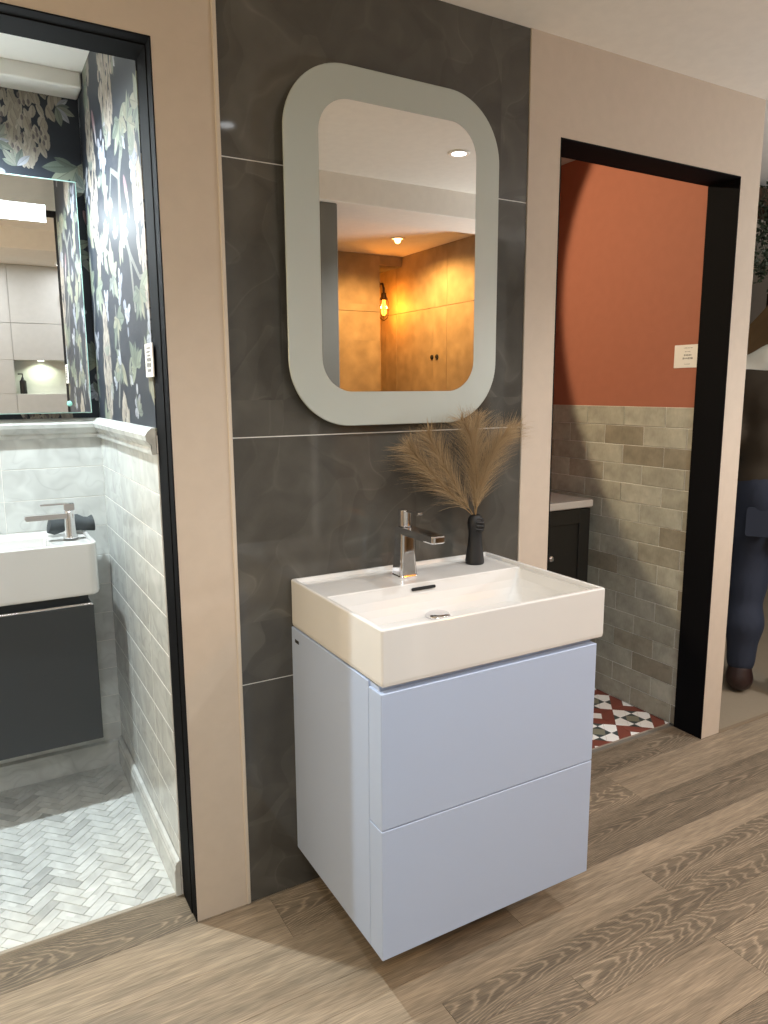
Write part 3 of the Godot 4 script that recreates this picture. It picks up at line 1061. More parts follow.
# white ceramic basin: outer block, thin rim, lower tap deck, sloped bowl. bowl: x0, x1, z0, z1
func basin_shape(t: Node3D, x0: float, x1: float, z0: float, z1: float, y0: float, y1: float, r: float, bowl: Array) -> void:
	var b := B.new()
	var rows := [
		hloop(x0 + 0.004, x1 - 0.004, z0, z1 - 0.004, maxf(r - 0.004, 0.001), y0),
		hloop(x0 + 0.001, x1 - 0.001, z0, z1 - 0.001, r, y0 + 0.003),
		hloop(x0, x1, z0, z1, r, y0 + 0.010),
		hloop(x0, x1, z0, z1, r, y1 - 0.003),
		hloop(x0 + 0.0012, x1 - 0.0012, z0 + 0.0012, z1 - 0.0012, r, y1 - 0.0009),
		hloop(x0 + 0.003, x1 - 0.003, z0 + 0.003, z1 - 0.003, maxf(r - 0.003, 0.001), y1),
		hloop(x0 + 0.009, x1 - 0.009, z0 + 0.009, z1 - 0.009, maxf(r - 0.006, 0.003), y1),
		hloop(x0 + 0.011, x1 - 0.011, z0 + 0.011, z1 - 0.011, maxf(r - 0.006, 0.003), y1 - 0.0012),
		hloop(x0 + 0.013, x1 - 0.013, z0 + 0.014, z1 - 0.013, maxf(r - 0.006, 0.004), y1 - 0.009),
		hloop(bowl[0] - 0.003, bowl[1] + 0.003, bowl[2] - 0.003, bowl[3] + 0.001, 0.008, y1 - 0.0095),
		hloop(bowl[0], bowl[1], bowl[2], bowl[3], 0.008, y1 - 0.012)]
	var d := y1 - y0
	for k in 5:
		var q := k / 4.0
		var ins := 0.030 * q * q + 0.004 * q
		rows.append(hloop(bowl[0] + ins, bowl[1] - ins, bowl[2] + 0.018 * q + 0.010 * q * q, bowl[3] - ins, 0.010 + 0.02 * q, y1 - 0.014 - (d * 0.74 - 0.014) * pow(q, 0.8)))
	b.bands(rows)
	b.fan(rows[-1], Vector3.UP)
	b.fan(rows[0], Vector3.DOWN)
	obj("ceramic_body", b, M.ceramic, t)

# ---------- red room behind the second doorway
const RX := 1.765
func red_room() -> void:
	var b := B.new()
	b.bb(RX + 0.0022, WE, 0.0, 1.221, -1.2, -0.119, 0.0)
	b.bb(RX + 0.009, WE, 1.221, CEIL, -1.2, -0.119, 0.0)
	var wr := struct("wall_red_right", b, M.grout)
	b = B.new()
	b.bb(0.15, WE, 0.0, CEIL, -1.2, -1.1, 0.0)
	struct("wall_red_back", b, M.terracotta)
	b = B.new()
	b.bb(0.15, 0.22, 0.0, CEIL, -1.1, -0.12, 0.0)
	struct("wall_red_left", b, M.terracotta)
	b = B.new()
	b.bb(0.15, WE, CEIL, 2.35, -1.2, -0.12, 0.0)
	struct("ceiling_red_room", b, M.ceiling)
	b = B.new()
	b.bb(RX + 0.003, RX + 0.0095, 1.221, CEIL, -1.1, -0.112, 0.0)
	obj("red_paint", b, M.terracotta, wr)
	# glazed brick tiles 200 x 75 in half bond
	var pool := []
	for k in 6:
		b = B.new()
		b.uo = Vector2(0.17 * k, 0.31 * k)
		b.box(Vector3.ZERO, Vector3(0.009, 0.0745, 0.1982), 0.0016)
		pool.append(b.mesh())
	for r in 16:
		var y := 1.221 - 0.0381 - 0.0763 * r
		var z := -0.25 - 1.0 + (0.0 if r % 2 == 0 else 0.1)
		while z < -0.12:
			var z0 := maxf(z, -1.1)
			var z1 := minf(z + 0.2, -0.112)
			if z1 - z0 > 0.012:
				var k := rng.randi()
				var m: Material = M.glazed[[0, 0, 1, 1, 2, 3, 0, 2, 1, 4][k % 10]]
				if z1 - z0 > 0.19:
					var o := obj("tile", pool[k % 6], m, wr, Vector3(RX + 0.0045 + rng.randf_range(-0.0007, 0.0007), y, (z0 + z1) / 2))
					o.rotation = Vector3(0, rng.randf_range(-0.006, 0.006), rng.randf_range(-0.012, 0.012))
				else:
					b = B.new()
					b.uo = Vector2(rng.randf(), rng.randf())
					b.bb(RX, RX + 0.009, y - 0.03725, y + 0.03725, z0 + 0.0009, z1 - 0.0009, 0.0016)
					obj("tile", b, m, wr)
			z += 0.2
	# patterned floor tiles: star blocks and red blocks in a chequer, turned 42 degrees
	b = B.new()
	b.bb(0.22, RX + 0.002, -0.006, -0.001, -1.1, -0.15, 0.0)
	var fl := struct("floor_red_room", b, mat(rgb(150, 140, 128), 0.9), "red white and green star patterned tile floor of the red room", "floor")
	var a := 0.72
	var e1 := Vector2(cos(a), sin(a))
	var e2 := Vector2(-sin(a), cos(a))
	var C0 := Vector2(1.672, -0.248)
	var S := 0.142
	var u := S / 3.0
	var room := PackedVector2Array([Vector2(0.946, -1.1), Vector2(RX - 0.001, -1.1), Vector2(RX - 0.001, -0.152), Vector2(0.946, -0.152)])
	var put := func(loc: Array, m: Material, c: Vector2) -> void:
		var poly := PackedVector2Array()
		var mid := Vector2.ZERO
		for p in loc:
			mid += p
		mid /= loc.size()
		for p in loc:
			var q: Vector2 = p - (p - mid).normalized() * 0.0009
			poly.append(c + e1 * q.x + e2 * q.y)
		for piece in Geometry2D.intersect_polygons(poly, room):
			var q := B.new()
			for k in range(1, piece.size() - 1):
				q.tri(Vector3(piece[0].x, 0.0, piece[0].y), Vector3(piece[k].x, 0.0, piece[k].y), Vector3(piece[k + 1].x, 0.0, piece[k + 1].y), Vector3.UP)
			for k in piece.size():
				var p := piece[k]
				var w := piece[(k + 1) % piece.size()]
				q.quad(Vector3(p.x, 0.0, p.y), Vector3(w.x, 0.0, w.y), Vector3(w.x, -0.003, w.y), Vector3(p.x, -0.003, p.y), Vector3(w.y - p.y, 0, p.x - w.x))
			obj("floor_tile", q, m, fl)
	for i in range(-7, 4):
		for j in range(-7, 4):
			var c: Vector2 = C0 + e1 * S * i + e2 * S * j
			if c.x < 1.2 or c.x > RX + 0.12 or c.y < -0.75 or c.y > -0.05:
				continue
			if posmod(i + j, 2) == 0:
				for p in 3:
					for q in 3:
						var o := Vector2((p - 1.5) * u, (q - 1.5) * u)
						var k := [o, o + Vector2(u, 0), o + Vector2(u, u), o + Vector2(0, u)]
						if p == 1 and q == 1:
							put.call(k, M.green_tile, c)
						elif p == 1 or q == 1:
							var m := o + Vector2(u / 2, u / 2)
							for s in 4:
								var dark: bool = (s % 2 == 1) if q == 1 else (s % 2 == 0)
								put.call([k[s], k[(s + 1) % 4], m], M.dark_tile if dark else M.white_tile, c)
						else:
							put.call(k, M.white_tile, c)
			else:
				var h := S / 2
				var g := u / 2
				put.call([Vector2(-g, -g), Vector2(g, -g), Vector2(g, g), Vector2(-g, g)], M.white_tile, c)
				put.call([Vector2(-h, -h), Vector2(h, -h), Vector2(g, -g), Vector2(-g, -g)], M.red_tile, c)
				put.call([Vector2(h, -h), Vector2(h, h), Vector2(g, g), Vector2(g, -g)], M.red_tile, c)
				put.call([Vector2(h, h), Vector2(-h, h), Vector2(-g, g), Vector2(g, g)], M.red_tile, c)
				put.call([Vector2(-h, h), Vector2(-h, -h), Vector2(-g, -g), Vector2(-g, g)], M.red_tile, c)
	# light: a tilted spotlight grazing the red wall
	downlight(0.34, -0.97, CEIL, WARM, 3.3, 32.0, "tilted recessed ceiling spotlight lighting the red wall", 7.0, 0.12, Vector3(1.425, -0.56, 1.13))
	# black cabinet with white top
	var t := thing("black_cabinet", "black panelled washstand cabinet with white top in the red room", "cabinet", Vector3(1.43, 0.0, -0.83))
	b = B.new()
	b.bb(-0.29, 0.285, 0.08, 0.805, -0.265, 0.25, 0.002)
	b.bb(-0.27, 0.265, 0.0, 0.08, -0.265, 0.21, 0.002)
	var ink := mat(rgb(32, 33, 31), 0.5)
	obj("body", b, ink, t)
	for s in [-1, 1]:
		var x0 := -0.288 if s < 0 else 0.0
		b = B.new()
		b.bb(x0 + 0.002, x0 + 0.283, 0.085, 0.80, 0.25, 0.262, 0.002)
		b.bb(x0 + 0.002, x0 + 0.06, 0.085, 0.80, 0.262, 0.27, 0.002)
		b.bb(x0 + 0.225, x0 + 0.283, 0.085, 0.80, 0.262, 0.27, 0.002)
		b.bb(x0 + 0.06, x0 + 0.225, 0.085, 0.145, 0.262, 0.27, 0.002)
		b.bb(x0 + 0.06, x0 + 0.225, 0.74, 0.80, 0.262, 0.27, 0.002)
		var dr := obj("door", b, ink, t)
		b = B.new()
		b.lathe(Vector3(x0 + (0.255 if s < 0 else 0.055), 0.613, 0.27), [[0.0001, 0.028], [0.010, 0.027], [0.014, 0.02], [0.012, 0.014], [0.005, 0.008], [0.006, 0.0]], 16, Vector3.RIGHT, Vector3.BACK, Vector3.UP)
		obj("knob", b, M.chrome, dr)
	b = B.new()
	b.plate(Vector3(0, 0.806, 0), Vector3.RIGHT, Vector3.BACK, Vector3.UP, rloop(-0.298, 0.293, -0.265, 0.28, 0.012, 5), 0.03, 0.004)
	obj("white_top", b, M.ceramic, t)
	price_card(Vector3(RX + 0.003, 1.405, -0.170), Vector3.LEFT, 0.115, 0.082, "white price card on the red wall above the glazed tiles", 1)

# ---------- beyond the end of the display wall
func beyond() -> void:
	var b := B.new()
	b.bb(WE, 5.0, 0.0, 1.75, -2.7, -2.6, 0.0)
	var w := struct("wall_beyond", b, mat(rgb(96, 84, 68), 0.7), "brown wall with a green band beyond the display wall", "wall")
	b = B.new()
	b.bb(WE, 5.0, 1.86, CEIL, -2.7, -2.6, 0.0)
	obj("pale_band", b, mat(rgb(168, 172, 160), 0.7), w)
	b = B.new()
	b.bb(WE, 5.0, 1.75, 1.86, -2.7, -2.6, 0.0)
	obj("green_band", b, mat(rgb(92, 122, 108), 0.7), w)
	# hanging planter trough with trailing plants
	var t := thing("hanging_planter", "brown wooden trough hung below the ceiling with trailing dark foliage", "planter", Vector3(2.86, 2.09, -0.62))
	b = B.new()
	b.bb(-0.30, 0.34, 0.0, 0.09, -0.07, 0.07, 0.003)
	obj("trough", b, M.brown_wood, t)
	for x in [-0.27, 0.32]:
		b = B.new()
		b.bb(x - 0.004, x + 0.004, 0.088, CEIL - 2.09, -0.004, 0.004, 0.001)
		obj("hanger", b, M.bronze, t)
	var r := RandomNumberGenerator.new()
	r.seed = 9
	var leafm := mat(rgb(44, 54, 36), 0.6)
	leafm.backlight_enabled = true
	leafm.backlight = Color(0.1, 0.14, 0.05)
	for k in 34:
		b = B.new()
		var x := -0.28 + 0.60 * r.randf()
		var z := 0.06 * (1 if k % 3 else -1)
		var p := Vector3(x, 0.085, z * 0.7)
		var pts := [p, Vector3(x, 0.10, z * 1.1), Vector3(x + r.randf_range(-0.01, 0.01), 0.06, z * 1.35)]
		var L := r.randf_range(0.18, 0.40)
		for i in 9:
			pts.append(Vector3(x + 0.012 * sin(i * 1.3 + k), 0.06 - L * (i + 1) / 9.0, z * 1.4 + 0.008 * cos(i + k)))
		b.tube(pts, [0.0014], 5)
		for i in int(L / 0.006):
			var q: Vector3 = pts[1] if i == 0 else pts[3 + int(8.99 * r.randf())]
			q += Vector3(r.randf_range(-0.012, 0.012), r.randf_range(-0.02, 0.02), r.randf_range(-0.008, 0.008))
			var d := Vector3(r.randf_range(-1, 1), r.randf_range(-1, 0.2), r.randf_range(-0.6, 1)).normalized() * 0.024
			var s := d.cross(Vector3(r.randf_range(-1, 1), 1, r.randf_range(-1, 1))).normalized() * 0.008
			var n := d.cross(s)
			b.quad(q, q + d * 0.5 + s, q + d, q + d * 0.5 - s, n)
		obj("trailing_stem", b, leafm, t)
	# draped brown ribbed cloth on the far wall, and a red panel
	b = B.new()
	var rows := []
	for i in 25:
		var l := []
		var v := i / 24.0
		for j in 33:
			var uu := j / 32.0
			var x := 3.35 + 1.2 * uu
			var top := 1.42 + 0.55 * uu * uu
			l.append(Vector3(x, lerpf(top, 0.7, v), -1.62 + 0.018 * sin(v * 60.0)))
		rows.append(l)
	b.sheet(rows, false, false)
	tag(obj("draped_cloth", b, mat(rgb(112, 86, 54), 0.9)), "brown ribbed cloth draped on a stand behind the person", "cloth")
	t = thing("cloth_stand", "dark upright stand carrying the brown ribbed cloth", "stand", Vector3(3.95, 0, -1.68))
	b = B.new()
	b.bb(-0.6, -0.57, 0.0, 1.40, -0.02, 0.02, 0.003)
	obj("upright", b, M.bronze, t)
	b = B.new()
	b.bb(0.57, 0.6, 0.0, 1.95, -0.02, 0.02, 0.003)
	obj("upright", b, M.bronze, t)
	b = B.new()
	b.bb(-0.6, 0.6, 0.68, 0.72, -0.02, 0.02, 0.003)
	obj("crossbar", b, M.bronze, t)

# ---------- pale blue vanity unit, basin, tap
func vanity() -> void:
	var t := thing("blue_vanity", "pale blue wall hung vanity unit with two handleless drawers", "vanity unit", Vector3(0.425, 0.113, 0.0))
	var b := B.new()
	b.bb(-0.291, 0.291, 0.0, 0.601, 0.001, 0.3992, 0.0012)
	b.bb(-0.286, 0.286, 0.57, 0.601, 0.398, 0.436, 0.001)
	obj("body", b, M.blue_lacquer, t)
	b = B.new()
	b.bb(-0.291, 0.291, 0.2972, 0.590, 0.4006, 0.4525, 0.0013)
	obj("drawer", b, M.blue_lacquer, t)
	b = B.new()
	b.bb(-0.291, 0.291, 0.0, 0.2948, 0.4006, 0.4525, 0.0013)
	obj("drawer", b, M.blue_lacquer, t)
	b = B.new()
	b.bb(-0.2922, -0.2905, 0.567, 0.575, 0.024, 0.046, 0.0004)
	var bd := obj("badge", b, M.void, t)
	bd.set_meta("label", "small black maker badge on the side panel")
	t = thing("white_basin", "large rectangular white ceramic basin on the pale blue vanity", "basin", Vector3(0, 0.7157, 0))
	basin_shape(t, 0.1347, 0.7347, 0.001, 0.4551, 0.0, 0.1196, 0.006, [0.1500, 0.7195, 0.163, 0.4415])
	b = B.new()
	var o := Vector3(0.416, 0.0965, 0.1672)
	b.plate(o, Vector3.RIGHT, Vector3(0, 0.97, -0.22), Vector3(0, 0.22, 0.97), rloop(-0.035, 0.035, -0.004, 0.004, 0.0039, 5), 0.002, 0.0005)
	obj("overflow_slot", b, M.void, t)
	b = B.new()
	b.lathe(Vector3(0.434, 0.030, 0.205), [[0.0001, 0.012], [0.022, 0.0115], [0.029, 0.009], [0.031, 0.005], [0.031, 0.0]], 28)
	obj("waste_cover", b, M.chrome, t)

func wall_mirror() -> void:
	var t := thing("wall_mirror", "large rounded rectangular mirror with frosted border on dark stone tiles", "mirror", Vector3(0.434, 1.612, 0.0))
	var b := B.new()
	b.plate(Vector3(0, 0, 0.0005), Vector3.RIGHT, Vector3.UP, Vector3.BACK, rloop(-0.22, 0.22, -0.32, 0.32, 0.08, 8), 0.024, 0.002)
	obj("back_box", b, M.black_frame, t)
	b = B.new()
	var outer := rloop(-0.300, 0.300, -0.406, 0.407, 0.158, 18)
	var inner := rloop(-0.2150, 0.2255, -0.324, 0.334, 0.080, 18)
	var rows := []
	var at := func(l: Array, ins: float, z: float) -> Array:
		var out := []
		for p in l:
			out.append(Vector3(p.x - p.normalized().x * ins, p.y - p.normalized().y * ins, z))
		return out
	rows.append(at.call(inner, 0.0, 0.0245))
	rows.append(at.call(outer, 0.0015, 0.0245))
	rows.append(at.call(outer, 0.0, 0.026))
	rows.append(at.call(outer, 0.0, 0.0285))
	rows.append(at.call(outer, 0.0015, 0.030))
	rows.append(at.call(inner, 0.0, 0.030))
	b.bands(rows, true)
	obj("frosted_border", b, M.frosted, t)
	b = B.new()
	b.plate(Vector3(0, 0, 0.0245), Vector3.RIGHT, Vector3.UP, Vector3.BACK, inner, 0.0055, 0.0004)
	obj("mirror_face", b, M.silver, t)

func tap(at: Vector3) -> void:
	var t := thing("basin_tap", "chrome mono basin tap on the large white basin", "tap", at)
	var b := B.new()
	var rows := []
	for q in [[0.0, 0.0255], [0.003, 0.0265], [0.006, 0.0255], [0.04, 0.0230], [0.08, 0.0212], [0.118, 0.0200]]:
		rows.append(hloop(-q[1], q[1], -q[1], q[1], 0.009, q[0], 5))
	b.bands(rows)
	b.fan(rows[-1], Vector3.UP)
	obj("body", b, M.chrome, t)
	b = B.new()
	b.plate(Vector3(0, 0.110, 0), Vector3.RIGHT, Vector3.BACK, Vector3.UP, rloop(-0.0195, 0.0195, -0.022, 0.158, 0.009, 6), 0.018, 0.003)
	obj("spout", b, M.chrome, t)
	b = B.new()
	b.lathe(Vector3(0, 0.128, 0.002), [[0.0001, 0.0], [0.0165, 0.0], [0.0175, 0.003], [0.0175, 0.040], [0.0165, 0.043], [0.0001, 0.043]], 28)
	b.plate(Vector3(0, 0.1665, 0), Vector3.RIGHT, Vector3.BACK, Vector3.UP, rloop(-0.007, 0.007, 0.0, 0.076, 0.004, 4), 0.0055, 0.0012)
	obj("lever", b, M.chrome, t)

func vase_and_grass() -> void:
	var at := Vector3(0.642, 0.8263, 0.072)
	var t := thing("black_vase", "small black waisted vase with ridged rounded head holding dried grass", "vase", at)
	var b := B.new()
	b.lathe(Vector3.ZERO, [[0.0001, 0.0], [0.0235, 0.0], [0.0255, 0.003], [0.0255, 0.010], [0.0235, 0.025], [0.0205, 0.045], [0.0185, 0.065], [0.0178, 0.08], [0.0185, 0.092], [0.0205, 0.102], [0.0212, 0.112], [0.0195, 0.124], [0.0145, 0.132], [0.009, 0.135], [0.007, 0.130], [0.0001, 0.128]], 28)
	obj("body", b, M.black_ceramic, t)
	for k in 4:
		b = B.new()
		var pts := []
		var rad := []
		for i in 9:
			var a := -0.5 + 2.6 * i / 8.0
			var R: float = [0.0195, 0.021, 0.0205, 0.017][k]
			pts.append(Vector3(sin(a) * R, 0.096 + 0.0095 * k - 0.003 * sin(a), cos(a) * R))
			rad.append(0.0022 + 0.003 * sin(PI * clampf(i / 8.0, 0.05, 0.95)))
		b.tube(pts, rad, 8)
		obj("ridge", b, M.black_ceramic, t)
	# plumes of dried grass
	var r := RandomNumberGenerator.new()
	r.seed = 3
	var gm := mat(rgb(176, 154, 124), 0.85, 0, null, Vector3.ONE, 0.2)
	gm.vertex_color_use_as_albedo = true
	gm.backlight_enabled = true
	gm.backlight = Color(0.22, 0.17, 0.10)
	var root := at + Vector3(0, 0.131, 0)
	# tip offset from the vase mouth and sideways bow of the stem
	var tips := [[Vector3(-0.200, 0.190, -0.015), -0.030], [Vector3(-0.155, 0.225, 0.005), -0.022], [Vector3(-0.075, 0.262, 0.035), 0.02], [Vector3(0.005, 0.262, 0.0), -0.012], [Vector3(0.075, 0.225, 0.038), -0.015], [Vector3(0.150, 0.240, -0.010), -0.030]]
	var labels := ["dried grass plume hanging lowest over the tap side of the black vase", "long dried grass plume behind the one hanging lowest over the tap side", "tall dried grass plume in front, leaning slightly to the tap side", "upright dried grass plume in the middle of the bunch", "dried grass plume in front, leaning away from the tap", "dried grass plume leaning furthest from the tap over the cream wall"]
	for k in tips.size():
		b = B.new()
		var tip: Vector3 = tips[k][0]
		var bow: float = tips[k][1]
		var stem := []
		for i in 13:
			var s := i / 12.0
			stem.append(root + tip * s + Vector3(-bow * 4.0 * s * (1 - s) * -1.0, 0.025 * sin(PI * s), 0.0) + Vector3(0, -0.006 * (1 - s), 0))
		b.st.set_color(Color(0.55, 0.48, 0.36))
		b.tube(stem, [0.0013, 0.001], 5)
		for i in 760:
			var s := pow(r.randf(), 0.9) * 0.9 + 0.08
			var f := s * 12.0
			var i0 := mini(int(f), 11)
			var p: Vector3 = stem[i0].lerp(stem[i0 + 1], f - i0)
			var d: Vector3 = (stem[i0 + 1] - stem[i0]).normalized()
			var sd := Vector3(r.randf_range(-1, 1), r.randf_range(-0.3, 0.3), r.randf_range(-0.55, 0.55))
			sd = (sd - d * sd.dot(d)).normalized()
			var L := (0.105 * sin(PI * clampf(s * 0.72 + 0.22, 0, 1)) + 0.022) * r.randf_range(0.65, 1.15)
			var spread := r.randf_range(0.28, 0.72)
			var w := Vector3(r.randf_range(-1, 1), r.randf_range(-1, 1), r.randf_range(-1, 1)).cross(d).normalized() * r.randf_range(0.00028, 0.00055)
			var pv := p
			var tone := r.randf_range(0.75, 1.25)
			b.st.set_color(Color(0.9 * tone, 0.86 * tone, 0.78 * tone))
			for q in 4:
				var h0 := q / 4.0
				var h1 := (q + 1) / 4.0
				var nx := p + d * L * h1 * (1.0 - 0.1 * h1) + sd * L * spread * pow(h1, 1.25) + Vector3(0, -0.014 * h1 * h1, 0)
				if nx.z < 0.003:
					nx.z = 0.003 + 0.002 * r.randf()
				if nx.y > 1.2 and nx.z < 0.034:
					nx.z = 0.034
				var n := (nx - pv).cross(w)
				if q < 3:
					b.quad(pv - w * (1 - h0 * 0.8), pv + w * (1 - h0 * 0.8), nx + w * (1 - h1 * 0.8), nx - w * (1 - h1 * 0.8), n)
				else:
					b.tri(pv - w * (1 - h0 * 0.8), pv + w * (1 - h0 * 0.8), nx, n)
				pv = nx
		tag(obj("dried_grass_plume", b, gm), labels[k], "dried grass", "dried grass plumes in the black vase")

# ---------- person seen from behind
# bones: [a, b, ra, rb]; smooth union meshed as surface nets
func nets(bones: Array, cell: float, k: float) -> ArrayMesh:
	var lo := Vector3(1e9, 1e9, 1e9)
	var hi := -lo
	for q in bones:
		var m := maxf(q[2], q[3]) + 3.0 * cell
		for i in 2:
			lo = lo.min(q[i] - Vector3(m, m, m))
			hi = hi.max(q[i] + Vector3(m, m, m))
	var nx := int((hi.x - lo.x) / cell) + 2
	var ny := int((hi.y - lo.y) / cell) + 2
	var nz := int((hi.z - lo.z) / cell) + 2
	var g := PackedFloat32Array()
	g.resize(nx * ny * nz)
	g.fill(1.0)
	for q in bones:
		var a: Vector3 = q[0]
		var ab: Vector3 = q[1] - q[0]
		var l2 := maxf(ab.length_squared(), 1e-9)
		var m := maxf(q[2], q[3]) + k + 2.0 * cell
		var p0: Vector3 = ((a.min(q[1]) - Vector3(m, m, m) - lo) / cell).floor()
		var p1: Vector3 = ((a.max(q[1]) + Vector3(m, m, m) - lo) / cell).ceil()
		for z in range(maxi(0, int(p0.z)), mini(nz, int(p1.z) + 1)):
			for y in range(maxi(0, int(p0.y)), mini(ny, int(p1.y) + 1)):
				for x in range(maxi(0, int(p0.x)), mini(nx, int(p1.x) + 1)):
					var p := lo + Vector3(x, y, z) * cell
					var t := clampf((p - a).dot(ab) / l2, 0.0, 1.0)
					var d := p.distance_to(a + ab * t) - lerpf(q[2], q[3], t)
					var id := x + nx * (y + ny * z)
					var e := g[id]
					var h := maxf(k - absf(e - d), 0.0) / k
					g[id] = minf(e, d) - h * h * k * 0.25
	var index := {}
	var verts := PackedVector3Array()
	var sy := nx
	var sz := nx * ny
	for z in nz - 1:
		for y in ny - 1:
			for x in nx - 1:
				var id := x + sy * y + sz * z
				var first := g[id] < 0.0
				var mixed := false
				for c in [1, sy, sy + 1, sz, sz + 1, sz + sy, sz + sy + 1]:
					if (g[id + c] < 0.0) != first:
						mixed = true
						break
				if not mixed:
					continue
				var sum := Vector3.ZERO
				var n := 0
				for e in [[0, 0, 0, 1, 0, 0], [0, 1, 0, 1, 1, 0], [0, 0, 1, 1, 0, 1], [0, 1, 1, 1, 1, 1], [0, 0, 0, 0, 1, 0], [1, 0, 0, 1, 1, 0], [0, 0, 1, 0, 1, 1], [1, 0, 1, 1, 1, 1], [0, 0, 0, 0, 0, 1], [1, 0, 0, 1, 0, 1], [0, 1, 0, 0, 1, 1], [1, 1, 0, 1, 1, 1]]:
					var va := g[id + e[0] + sy * e[1] + sz * e[2]]
					var vb := g[id + e[3] + sy * e[4] + sz * e[5]]
					if (va < 0.0) != (vb < 0.0):
						sum += Vector3(e[0], e[1], e[2]).lerp(Vector3(e[3], e[4], e[5]), va / (va - vb))
						n += 1
				index[id] = verts.size()
				verts.append(lo + (Vector3(x, y, z) + sum / n) * cell)
	var ind := PackedInt32Array()
	var norm := PackedVector3Array()
	norm.resize(verts.size())
	for id in index:
		for ax in [[1, sy, sz], [sy, sz, 1], [sz, 1, sy]]:
			var va := g[id]
			var vb := g[id + ax[0]]
			if (va < 0.0) == (vb < 0.0):
				continue
			var q := [id, id - ax[1], id - ax[1] - ax[2], id - ax[2]]
			var okay := true
			for w in q:
				if not index.has(w):
					okay = false
			if not okay:
				continue
			var i := [index[q[0]], index[q[1]], index[q[2]], index[q[3]]]
			if va < 0.0:
				i = [i[0], i[3], i[2], i[1]]
			for f in [[0, 1, 2], [0, 2, 3]]:
				ind.append_array(PackedInt32Array([i[f[0]], i[f[1]], i[f[2]]]))
				var n := (verts[i[f[2]]] - verts[i[f[0]]]).cross(verts[i[f[1]]] - verts[i[f[0]]])
				for w in f:
					norm[i[w]] += n
	for i in norm.size():
		norm[i] = norm[i].normalized()
	var arr := []
	arr.resize(Mesh.ARRAY_MAX)
	arr[Mesh.ARRAY_VERTEX] = verts
	arr[Mesh.ARRAY_NORMAL] = norm
	arr[Mesh.ARRAY_INDEX] = ind
	var am := ArrayMesh.new()
	am.add_surface_from_arrays(Mesh.PRIMITIVE_TRIANGLES, arr)
	return am

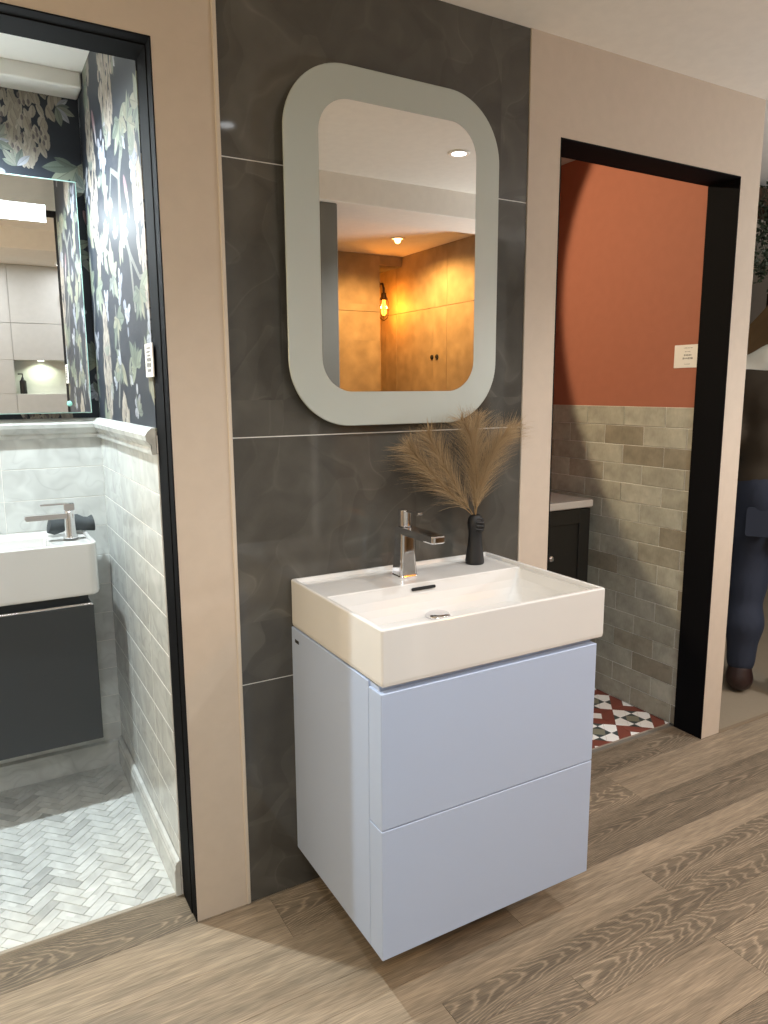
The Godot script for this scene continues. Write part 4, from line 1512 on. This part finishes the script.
func person() -> void:
	# local frame: x to the person's right, y up, -z where the person faces; 1.66 m tall
	var t := thing("person", "person seen from behind in brown jumper, blue jeans and brown shoes", "person", Vector3(2.372, 0.0, -0.155))
	t.rotation.y = -0.90
	var V := func(x: float, y: float, z: float) -> Vector3: return Vector3(x, y, z)
	var skin := []
	var jeans := []
	var jumper := []
	var shoes := []
	for s in [-1.0, 1.0]:
		var hip := Vector3(s * 0.085, 0.86, 0.0)
		var knee := Vector3(s * 0.095, 0.47, -0.02 - 0.01 * s)
		var ankle := Vector3(s * 0.10, 0.09, 0.03)
		jeans.append([hip, knee, 0.098, 0.066])
		jeans.append([Vector3(s * 0.07, 0.83, 0.04), Vector3(s * 0.085, 0.70, 0.02), 0.088, 0.072])
		jeans.append([knee, Vector3(s * 0.098, 0.30, 0.02), 0.066, 0.066])
		jeans.append([Vector3(s * 0.098, 0.30, 0.02), Vector3(s * 0.10, 0.135, 0.028), 0.066, 0.056])
		skin.append([hip, knee, 0.075, 0.05])
		skin.append([knee, ankle, 0.05, 0.034])
		skin.append([ankle, Vector3(s * 0.105, 0.045, -0.09), 0.032, 0.028])
		shoes.append([Vector3(s * 0.10, 0.055, 0.045), Vector3(s * 0.105, 0.04, -0.11), 0.045, 0.036])
		shoes.append([Vector3(s * 0.10, 0.10, 0.035), Vector3(s * 0.10, 0.06, 0.03), 0.046, 0.050])
		var sh := Vector3(s * 0.168, 1.335, 0.0)
		var el := Vector3(s * 0.222, 1.09, 0.03)
		var wr := Vector3(s * 0.13, 1.04, -0.20)
		jumper.append([sh, el, 0.062, 0.05])
		jumper.append([el, wr, 0.05, 0.040])
		skin.append([sh, el, 0.045, 0.036])
		skin.append([el, wr, 0.036, 0.026])
		# hand: palm, four fingers, thumb, curled
		var pc := wr + Vector3(-s * 0.03, 0.0, -0.045)
		skin.append([wr, pc, 0.026, 0.026])
		for f in 4:
			var kx := pc + Vector3(-s * 0.012, 0.027 - 0.018 * f, -0.035 + 0.004 * absf(f - 1.0))
			var k2 := kx + Vector3(-s * 0.022, -0.002, -0.026 + 0.004 * absf(f - 1.0))
			var k3 := k2 + Vector3(-s * 0.026, -0.004, -0.002)
			skin.append([pc + Vector3(0, 0.02 - 0.013 * f, -0.01), kx, 0.011, 0.0095])
			skin.append([kx, k2, 0.0095, 0.0085])
			skin.append([k2, k3, 0.0085, 0.0075])
		skin.append([wr + Vector3(-s * 0.01, 0.02, -0.01), wr + Vector3(-s * 0.03, 0.048, -0.035), 0.012, 0.0105])
		skin.append([wr + Vector3(-s * 0.03, 0.048, -0.035), wr + Vector3(-s * 0.05, 0.05, -0.06), 0.0105, 0.0085])
	jeans.append([Vector3(-0.07, 0.90, 0.01), Vector3(0.07, 0.90, 0.01), 0.105, 0.105])
	jumper.append([Vector3(-0.075, 0.91, 0.005), Vector3(0.075, 0.91, 0.005), 0.112, 0.112])
	jumper.append([Vector3(-0.06, 1.06, 0.0), Vector3(0.06, 1.06, 0.0), 0.108, 0.108])
	jumper.append([Vector3(-0.085, 1.24, 0.0), Vector3(0.085, 1.24, 0.0), 0.105, 0.105])
	jumper.append([Vector3(-0.14, 1.34, 0.005), Vector3(0.14, 1.34, 0.005), 0.062, 0.062])
	skin.append([Vector3(-0.06, 0.9, 0), Vector3(0.06, 0.9, 0), 0.085, 0.085])
	skin.append([Vector3(0, 0.9, 0), Vector3(0, 1.25, 0), 0.09, 0.09])
	skin.append([Vector3(-0.12, 1.34, 0), Vector3(0.12, 1.34, 0), 0.05, 0.05])
	skin.append([Vector3(0, 1.32, 0.005), Vector3(0, 1.46, -0.012), 0.054, 0.050])
	# head: skull, jaw, nose, ears
	skin.append([Vector3(0, 1.575, 0.0), Vector3(0, 1.565, -0.03), 0.082, 0.078])
	skin.append([Vector3(0, 1.52, -0.045), Vector3(0, 1.475, -0.07), 0.058, 0.036])
	skin.append([Vector3(0, 1.55, -0.105), Vector3(0, 1.525, -0.122), 0.010, 0.013])
	for s in [-1.0, 1.0]:
		skin.append([Vector3(s * 0.079, 1.555, -0.005), Vector3(s * 0.081, 1.53, -0.008), 0.016, 0.011])
	obj("body", nets(skin, 0.009, 0.02), mat(rgb(196, 150, 124), 0.55), t)
	obj("jeans", nets(jeans, 0.014, 0.05), mat(rgb(27, 34, 50), 0.85, 0, M.speckle, Vector3(6, 6, 6)), t)
	obj("jumper", nets(jumper, 0.014, 0.05), mat(rgb(44, 34, 19), 0.9, 0, M.speckle, Vector3(6, 6, 6)), t)
	obj("shoes", nets(shoes, 0.009, 0.03), mat(rgb(38, 20, 16), 0.45), t)
	var hair := [[Vector3(0, 1.59, 0.012), Vector3(0, 1.585, -0.02), 0.092, 0.084], [Vector3(-0.03, 1.55, 0.04), Vector3(0.03, 1.55, 0.04), 0.062, 0.062], [Vector3(-0.03, 1.50, 0.05), Vector3(0.03, 1.50, 0.05), 0.045, 0.045]]
	obj("hair", nets(hair, 0.010, 0.03), mat(rgb(70, 50, 34), 0.7), t)
	# eyes and mouth
	var b := B.new()
	for s in [-1.0, 1.0]:
		b = B.new()
		b.lathe(Vector3(s * 0.032, 1.557, -0.1), [[0.0001, -0.010], [0.008, -0.006], [0.0105, 0.0], [0.008, 0.006], [0.0001, 0.010]], 12)
		obj("eye", b, mat(rgb(225, 220, 214), 0.2), t)
	b = B.new()
	b.tube([Vector3(-0.022, 1.493, -0.098), Vector3(0, 1.496, -0.108), Vector3(0.022, 1.493, -0.098)], [0.004], 8)
	obj("mouth", b, mat(rgb(160, 92, 84), 0.5), t)
	# back pockets
	for s in [-1.0, 1.0]:
		b = B.new()
		b.plate(Vector3(s * 0.075, 0.75, 0.118), Vector3.RIGHT, Vector3.UP, Vector3(0, -0.12, 1).normalized(), rloop(-0.055, 0.055, -0.055, 0.065, 0.012, 4), 0.006, 0.001)
		obj("pocket", b, mat(rgb(24, 31, 46), 0.85), t)
	# white scarf on the shoulders
	var scarf := [[Vector3(-0.19, 1.365, 0.02), Vector3(-0.08, 1.41, 0.05), 0.042, 0.046], [Vector3(-0.08, 1.41, 0.05), Vector3(0.08, 1.41, 0.05), 0.046, 0.046], [Vector3(0.08, 1.41, 0.05), Vector3(0.19, 1.365, 0.02), 0.046, 0.042]]
	var sc := obj("scarf", nets(scarf, 0.012, 0.03), mat(rgb(222, 222, 212), 0.9), t)
	sc.set_meta("label", "white cloth over the shoulders")
